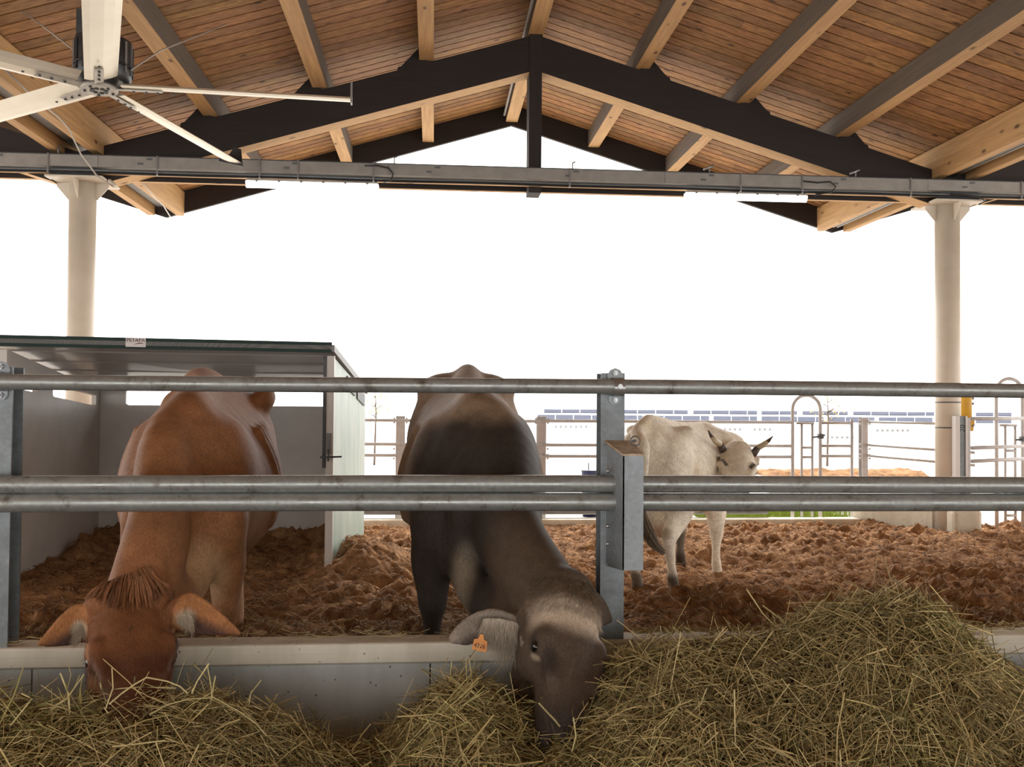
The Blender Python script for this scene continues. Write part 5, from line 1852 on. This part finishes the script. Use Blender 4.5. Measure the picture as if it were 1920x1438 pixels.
legs(F, pf[:2] - fC[:2] * .03, fC, gC - .02, fore_spec(-1), True, 0.85, 0.05, 1.15)
legs(F, pg[:2] - fC[:2] * .03, fC, gC - .02, fore_spec(1), True, 0.85, 0.05, 1.15)
pollC, muzC = at(1386, 830, 7.22), at(1380, 928, 6.76)
HC = Head(pollC, muzC, 3, 1.10)
F.tube([W3(.05, -.02, 1.10), W3(.17, -.16, 1.08), at(1362, 862, 7.62), HC.p(0, -.14, .08)], [.20, .17, .14, .11], [.25, .21, .17, .13], (.8, .2, 0), 0.08)
HC.grow(F)
cl, cr = HC.p(-.115, -.1, .085), HC.p(.115, -.1, .085)
ear(F, cl, at(1330, 872, 7.22), unit(CAM - cl) + np.array([0, 0, -.3]), 0.072, k=.02, sag=0.0, thick=.018)
ear(F, cr, at(1421, 858, 7.24), unit(CAM - cr) + np.array([0, 0, -.3]), 0.05, k=.02, sag=0.0, thick=.017)
# udder
F.ell(W3(-.90, -.02, .64), (.14, .14, .13), None, 0.05)
for a, b in ((-.06, .06), (-.06, -.06), (.06, .05)):
    F.tube([W3(-.92 + a, -.02 + b, .56), W3(-.92 + a, -.02 + b, .49)], [.025, .018], None, lC, .02)
# tail: root hump, dock, switch swinging right
tl = [W3(-1.26, 0, 1.36), W3(-1.36, 0, 1.30), at(1207, 840, 6.42), at(1205, 900, 6.42), at(1200, 950, 6.42), at(1208, 985, 6.42), at(1225, 1015, 6.43)]
F.tube(tl, [.05, .05, .042, .034, .026, .028, .02], None, lC, 0.012)
VC, QC = F.mesh()
x, y, z = VC.T
nzC = fbm(VC * 4, 4, 35) - 0.5
CC = np.tile(np.array([[0.90, 0.83, 0.69]]), (len(VC), 1)) * (1 + .12 * nzC)[:, None]
CC = blend(CC, (0.62, 0.45, 0.24), blob(VC, W3(-.95, -.30, .98), (.16, .16, .16)) * .55)
CC = blend(CC, (0.66, 0.55, 0.28), blob(VC, W3(-1.26, 0, 1.36), (.10, .10, .07)) * .6)
CC = blend(CC, (0.42, 0.24, 0.18), blob(VC, W3(-.92, -.02, .60), (.15, .15, .16)) * .9)
CC = blend(CC, (0.40, 0.22, 0.17), blob(VC, W3(-1.30, .02, 1.15), (.05, .05, .10)) * .6)
for p, c in ((pR, .9), (pL, .85), (pg, 1.0)):
    CC = blend(CC, (0.05, 0.036, 0.028), (np.hypot(x - p[0], y - p[1]) < .14) * sstep(gC + .15, gC + .08, z + .05 * nzC) * c)
CC = blend(CC, (0.06, 0.045, 0.035), (np.hypot(x - pg[0], y - pg[1]) < .16) * sstep(.52, .42, z + .1 * nzC) * .9)
CC = blend(CC, (0.30, 0.20, 0.12), blob(VC, at(1246, 1000, 6.62), (.07, .08, .07)) * .7)
hl, hn, hs = HC.loc(VC)
inh = (np.abs(hl) < .17) & (hs > -.05) & (hs < .62) & (hn > -.2) & (y < 7.45)
CC = blend(CC, (0.04, 0.034, 0.03), inh * sstep(.46, .49, hs))
CC = blend(CC, (0.03, 0.024, 0.02), inh * np.maximum.reduce([blob(VC, HC.p(q * b_, -.02, c_), (.026, .07, .026)) for q in (-1, 1) for b_, c_ in ((.112, .195), (.098, .215), (.085, .235))]))
CC = blend(CC, (0.07, 0.045, 0.035), blob(VC, at(1340, 868, 7.2), (.075, .10, .065)) * .9)
CC = blend(CC, (0.62, 0.42, 0.33), blob(VC, at(1416, 856, 7.22), (.05, .08, .05)) * .6)
cowC = tag(npmesh('cow', VC, QC, MT['hide_b'], CC, True), 'cream white horned cow standing behind the fence post, looking back', 'cow')
HC.eyes(cowC, .020)
for pts in ([(1362, 836), (1350, 833), (1341, 827), (1334, 818), (1328, 807)], [(1409, 839), (1421, 839), (1431, 834), (1440, 827), (1449, 818)]):
    P = [at(a, b, 7.20 - .03 * i) for i, (a, b) in enumerate(pts)]
    P[0] = HC.p(-.10 if pts[0][0] < 1380 else .10, -.06, .05)
    h = MB().tube(P[1:4] , [.024, .022, .016], MT['horn'], 14).build('horn', cowC)
    MB().tube([P[0], P[1]], [.031, .0265], MT['horndark'], 14).build('horn_base', h)
    MB().tube([P[3], P[4]], [.016, .004], MT['horndark'], 12).build('horn_tip', h)
r = np.random.default_rng(33)
N = 900
s0 = at(1196, 940, 6.42)
path = np.array([s0, at(1203, 975, 6.40), at(1214, 1003, 6.40), at(1229, 1024, 6.42), at(1248, 1037, 6.46)])
K = 7
uu = np.linspace(0, 4, K)
base = np.stack([np.interp(uu, range(5), path[:, i]) for i in range(3)], 1)
off = r.normal(0, 1, (N, 1, 3)) * np.interp(uu, [0, 1, 2.5, 4], [.008, .016, .020, .010])[None, :, None]
ln = r.uniform(.6, 1.0, (N, 1))
bb = np.stack([np.stack([np.interp(uu * l, range(5), path[:, i]) for i in range(3)], 1) for l in ln[:, 0]])
cc = np.where(r.random((N, 1)) < .6, [[.20, .14, .09]], [[.42, .33, .23]]) * r.uniform(.5, 1.2, (N, 1))
tag(strands('tail_switch', bb + off, np.full(N, .0018), cc, MT['strand'], cowC, 3), 'brown tail switch')
# ------------------------------------------------------------------ hay heaps in front of the feed wall
def prof(xs, pts, Y):
    """height of a heap's crest from its outline: pairs (photo x, photo y) on the plane at depth Y"""
    P = np.array([at(a, b, Y) for a, b in pts])
    return np.interp(xs, P[:, 0], P[:, 2]) - 0.028


LEFT = [(-260, 1345), (-80, 1335), (0, 1333), (60, 1322), (140, 1330), (190, 1324), (250, 1318), (330, 1316), (400, 1322), (450, 1338), (520, 1356), (590, 1385), (640, 1408), (700, 1424), (790, 1440), (1000, 1460)]
RIGHT = [(560, 1450), (640, 1436), (700, 1405), (745, 1365), (790, 1325), (835, 1285), (880, 1280), (930, 1310), (1000, 1335), (1060, 1320), (1115, 1285), (1150, 1245), (1190, 1218), (1260, 1212), (1330, 1214), (1400, 1207), (1450, 1206), (1500, 1180), (1550, 1140), (1600, 1122), (1650, 1116), (1700, 1125), (1750, 1140), (1790, 1172), (1840, 1212), (1900, 1246), (1960, 1270), (2100, 1290)]


def heap_z(X, Y, crest, yc):
    h = crest(X)
    f = np.where(Y < yc, 1 - 0.30 * (yc - Y) / 0.6 - 0.16 * np.clip((yc - Y) / 0.6, 0, None) ** 2, 1 - 0.9 * np.clip((Y - yc) / 0.55, 0, 1) ** 2)
    f = f * sstep(2.05, 2.55, Y + 0.15 * np.sin(2.3 * X))
    p = np.stack([X, Y], -1)
    return np.maximum(h, 0.02) * np.maximum(f, 0) + 0.10 * (fbm(p * 3.2, 4, 77) - 0.5) * sstep(0.05, .3, h) + 0.035 * (fbm(p * 11, 3, 88) - 0.5)


def make_heap(name, x0, x1, crest, yc, y0, y1, n, label, seed, lmin, lmax, dens):
    r = np.random.default_rng(seed)
    nx, ny = int((x1 - x0) / .022), int((y1 - y0) / .022)
    zf = lambda X, Y: np.maximum(heap_z(X, Y, crest, yc) - 0.035, -0.03)
    X, Y = np.meshgrid(np.linspace(x0, x1, nx), np.linspace(y0, y1, ny))
    Z = zf(X, Y)
    Vb = np.stack([X, Y, Z], -1).reshape(-1, 3)
    i = np.arange((ny - 1) * nx).reshape(ny - 1, nx)[:, :-1].ravel()
    Fb = np.stack([i, i + 1, i + 1 + nx, i + nx], 1)
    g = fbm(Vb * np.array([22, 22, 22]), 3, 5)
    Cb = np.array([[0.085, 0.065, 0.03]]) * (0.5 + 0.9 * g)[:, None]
    # stalks lying every way on and in the surface
    px, py = r.uniform(x0 + .02, x1 - .02, n * 2), r.uniform(y0 + .02, y1 - .02, n * 2)
    hz = heap_z(px, py, crest, yc)
    ok = hz > 0.05
    px, py, hz = px[ok][:n], py[ok][:n], hz[ok][:n]
    N = len(px)
    K = 5
    L = lmin + (lmax - lmin) * r.random(N) ** 1.7
    clump = fbm(np.stack([px, py], 1) * 2.5, 3, seed + 3)
    az = 2 * np.pi * r.random(N) + 3 * clump
    el = r.normal(0.05, 0.28, N) + np.where(r.random(N) < .06, r.uniform(.3, 1.0, N), 0)
    t = np.linspace(-.5, .5, K)[None]
    e = .02
    sx = (heap_z(px + e, py, crest, yc) - heap_z(px - e, py, crest, yc)) / (2 * e)
    sy = (heap_z(px, py + e, crest, yc) - heap_z(px, py - e, crest, yc)) / (2 * e)
    dx, dy = np.cos(az) * np.cos(el), np.sin(az) * np.cos(el)
    dz = np.sin(el) + dx * np.clip(sx, -1.2, 1.2) * .8 + dy * np.clip(sy, -1.2, 1.2) * .8
    bend = r.normal(0, .22, N)
    P = np.zeros((N, K, 3))
    P[..., 0] = px[:, None] + L[:, None] * (dx[:, None] * t - dy[:, None] * bend[:, None] * (t * t * 2))
    P[..., 1] = py[:, None] + L[:, None] * (dy[:, None] * t + dx[:, None] * bend[:, None] * (t * t * 2))
    P[..., 2] = hz[:, None] + r.normal(-.012, .022, N)[:, None] + L[:, None] * dz[:, None] * t - (L * r.uniform(0, .5, N))[:, None] * t * t
    kink = r.random(N) < .12
    P[kink, 3:, 2] += (r.normal(0, .25, kink.sum()) * L[kink])[:, None] * np.array([.5, 1.0])[None]
    P[..., 2] = np.maximum(P[..., 2], .004)
    low = ((P[..., 1] > YC0 - .012) & (P[..., 2] < .552)).any(1)      # nothing through the wall
    P = P[~low]
    keep = ~low
    pal = np.array([[.62, .48, .22], [.50, .385, .165], [.38, .29, .12], [.22, .18, .075], [.15, .105, .045], [.72, .58, .30]])
    w = np.array([.2, .24, .2, .14, .12, .10])
    ci = r.choice(6, N, p=w)
    C = pal[ci] * r.uniform(.75, 1.2, (N, 1)) * (0.80 + .4 * clump)[:, None]
    green = (clump > .56)
    C = np.where(green[:, None] & (r.random((N, 1)) < .35), C * np.array([[.75, .85, .7]]), C)
    C = C[keep]
    rad = np.where(r.random(N) < .13, r.uniform(.0018, .0030, N), r.uniform(.0007, .0017, N))[keep]
    M_, K_, n_ = len(P), K, 3
    tan = np.gradient(P, axis=1)
    tan /= np.linalg.norm(tan, axis=2, keepdims=True) + 1e-12
    u = np.cross(tan, np.array([0.31, 0.17, 0.94]))
    u /= np.linalg.norm(u, axis=2, keepdims=True) + 1e-12
    v = np.cross(tan, u)
    rings = [P + rad[:, None, None] * (math.cos(q) * u + math.sin(q) * v) for q in (0, 2.094, 4.189)]
    Vs = np.stack(rings, 2).reshape(-1, 3)
    b = (np.arange(M_) * K_ * n_)[:, None, None] + (np.arange(K_ - 1) * n_)[None, :, None]
    k = np.arange(n_)[None, None]
    k2 = (k + 1) % n_
    Fs = np.stack([b + k, b + k2, b + n_ + k2, b + n_ + k], -1).reshape(-1, 4)
    V = np.concatenate([Vb, Vs])
    Fq = np.concatenate([Fb, Fs + len(Vb)])
    C = np.concatenate([Cb, np.repeat(C, K_ * n_, 0)])
    return tag(npmesh(name, V, Fq, MT['straw'], C, True), label, 'hay', kind='stuff')


YL, YR = 3.22, 3.36
cl_ = lambda X: prof(X, LEFT, YL)
cr_ = lambda X: prof(X, RIGHT, YR)
make_heap('hay', -2.6, 0.25, cl_, YL, 2.2, 3.74, 34000, 'heap of loose dry hay below the reddish brown cow at the left', 101, .05, .36, 1)
make_heap('hay', -0.75, 2.75, cr_, YR, 2.2, 3.75, 54000, 'large heap of loose hay rising at the right, against the feed wall', 102, .05, .36, 1)

# single stalks standing out of the heaps
def stalk(pts, Y, r=.0022):
    return np.array([at(a, b, Y) for a, b in pts]), r


ST = [([(113, 1262), (128, 1300), (132, 1350), (135, 1375)], 3.2), ([(158, 1264), (125, 1310), (105, 1322)], 3.18), ([(210, 1252), (212, 1290), (203, 1315), (198, 1330)], 3.1), ([(188, 1280), (190, 1294), (260, 1288), (330, 1290)], 3.1),
      ([(205, 1320), (240, 1290), (275, 1270), (330, 1280), (352, 1300)], 3.1), ([(388, 1245), (393, 1270), (398, 1305), (394, 1320)], 3.18), ([(392, 1244), (368, 1280), (360, 1300)], 3.18), ([(404, 1267), (398, 1300), (395, 1312)], 3.2),
      ([(280, 1340), (330, 1312), (400, 1308), (470, 1345), (500, 1380)], 3.05), ([(490, 1275), (470, 1300), (466, 1325)], 3.25), ([(20, 1360), (60, 1310), (40, 1300)], 3.1), ([(210, 1400), (255, 1395), (310, 1388)], 2.95),
      ([(880, 1235), (885, 1275), (880, 1310)], 3.4), ([(847, 1240), (842, 1285), (835, 1320)], 3.42), ([(1010, 1318), (1040, 1350), (1050, 1362)], 3.1), ([(1075, 1345), (1080, 1380), (1072, 1410)], 3.05),
      ([(1325, 1290), (1310, 1330), (1290, 1345)], 3.05), ([(1760, 1220), (1750, 1255), (1690, 1275), (1600, 1285)], 3.2), ([(1400, 1105), (1430, 1150), (1460, 1180)], 3.5), ([(1430, 1135), (1470, 1165), (1500, 1185)], 3.45),
      ([(1715, 1110), (1735, 1140), (1745, 1160)], 3.4), ([(1845, 1170), (1842, 1205), (1835, 1235)], 3.4), ([(1720, 1360), (1800, 1362), (1870, 1372), (1920, 1350)], 2.9), ([(1920, 1340), (1880, 1365), (1850, 1380)], 2.88),
      ([(1180, 1200), (1196, 1230), (1205, 1250)], 3.42), ([(1495, 1155), (1500, 1190), (1495, 1215)], 3.42), ([(1590, 1120), (1570, 1140), (1540, 1170), (1510, 1190)], 3.38), ([(1660, 1100), (1664, 1125), (1670, 1150)], 3.4)]
r = np.random.default_rng(64)
rows, rad = [], []
for pts, Y in ST:
    P = np.array([at(a, b, Y) for a, b in pts])
    uu = np.linspace(0, len(P) - 1, 7)
    rows.append(np.stack([np.interp(uu, range(len(P)), P[:, i]) for i in range(3)], 1))
    rad.append(r.uniform(.0018, .0028))
cc = np.array([[.56, .46, .22]]) * r.uniform(.75, 1.15, (len(rows), 1))
tag(strands('hay_stalks', np.array(rows), np.array(rad), cc, MT['straw'], None, 5, False), 'long pale hay stalks sticking out of the heaps', 'hay', kind='stuff')
# wisps lying on the wall cap
N = 420
px = np.concatenate([rng.uniform(.85, 2.9, 330), rng.uniform(-2, .8, 90)])
py = rng.uniform(3.775, 3.89, N)
a = rng.uniform(0, 6.28, N)
L = rng.uniform(.03, .2, N)
t = np.linspace(-.5, .5, 4)
P = np.stack([px[:, None] + np.cos(a)[:, None] * L[:, None] * t, py[:, None] + np.sin(a)[:, None] * .4 * L[:, None] * t, np.full((N, 4), .553) + rng.uniform(0, .012, (N, 1)) + .03 * np.abs(t)], -1)
tag(strands('hay_wisps', P, rng.uniform(.0009, .002, N), np.array([[.46, .37, .18]]) * rng.uniform(.6, 1.2, (N, 1)), MT['straw'], None, 3, False), 'thin wisps of hay scattered on the feed wall cap', 'hay', kind='stuff')

# ------------------------------------------------------------------ repeats carry one group phrase
GROUPS = {'purlin': 'pine purlins under the roof boards', 'valley_beam': 'deep beams beside the valley gutters', 'gutter': 'roof valley gutters',
          'bargeboard': 'bargeboards on the far roof edge', 'roof_truss': 'dark roof trusses', 'column': 'round cream columns', 'conduit_pipe': 'pale conduits under the roof',
          'cable_loop': 'black cables on the cable tray', 'stay_cable': 'thin stay cables under the roof', 'fence_post': 'posts of the feed fence', 'fence_rail': 'rails of the feed fence',
          'pen_post': 'posts of the far pen fence', 'pen_rail': 'thin rails of the far pen fence', 'hoop_gate': 'tube hoop gates of the pen', 'sapling': 'young trees beyond the pen', 'cow': 'cows in the pen'}
for o in list(SC.objects):
    if o.parent is None and 'label' in o and 'group' not in o:
        g = GROUPS.get(o.name.split('.')[0])
        if g:
            o['group'] = g
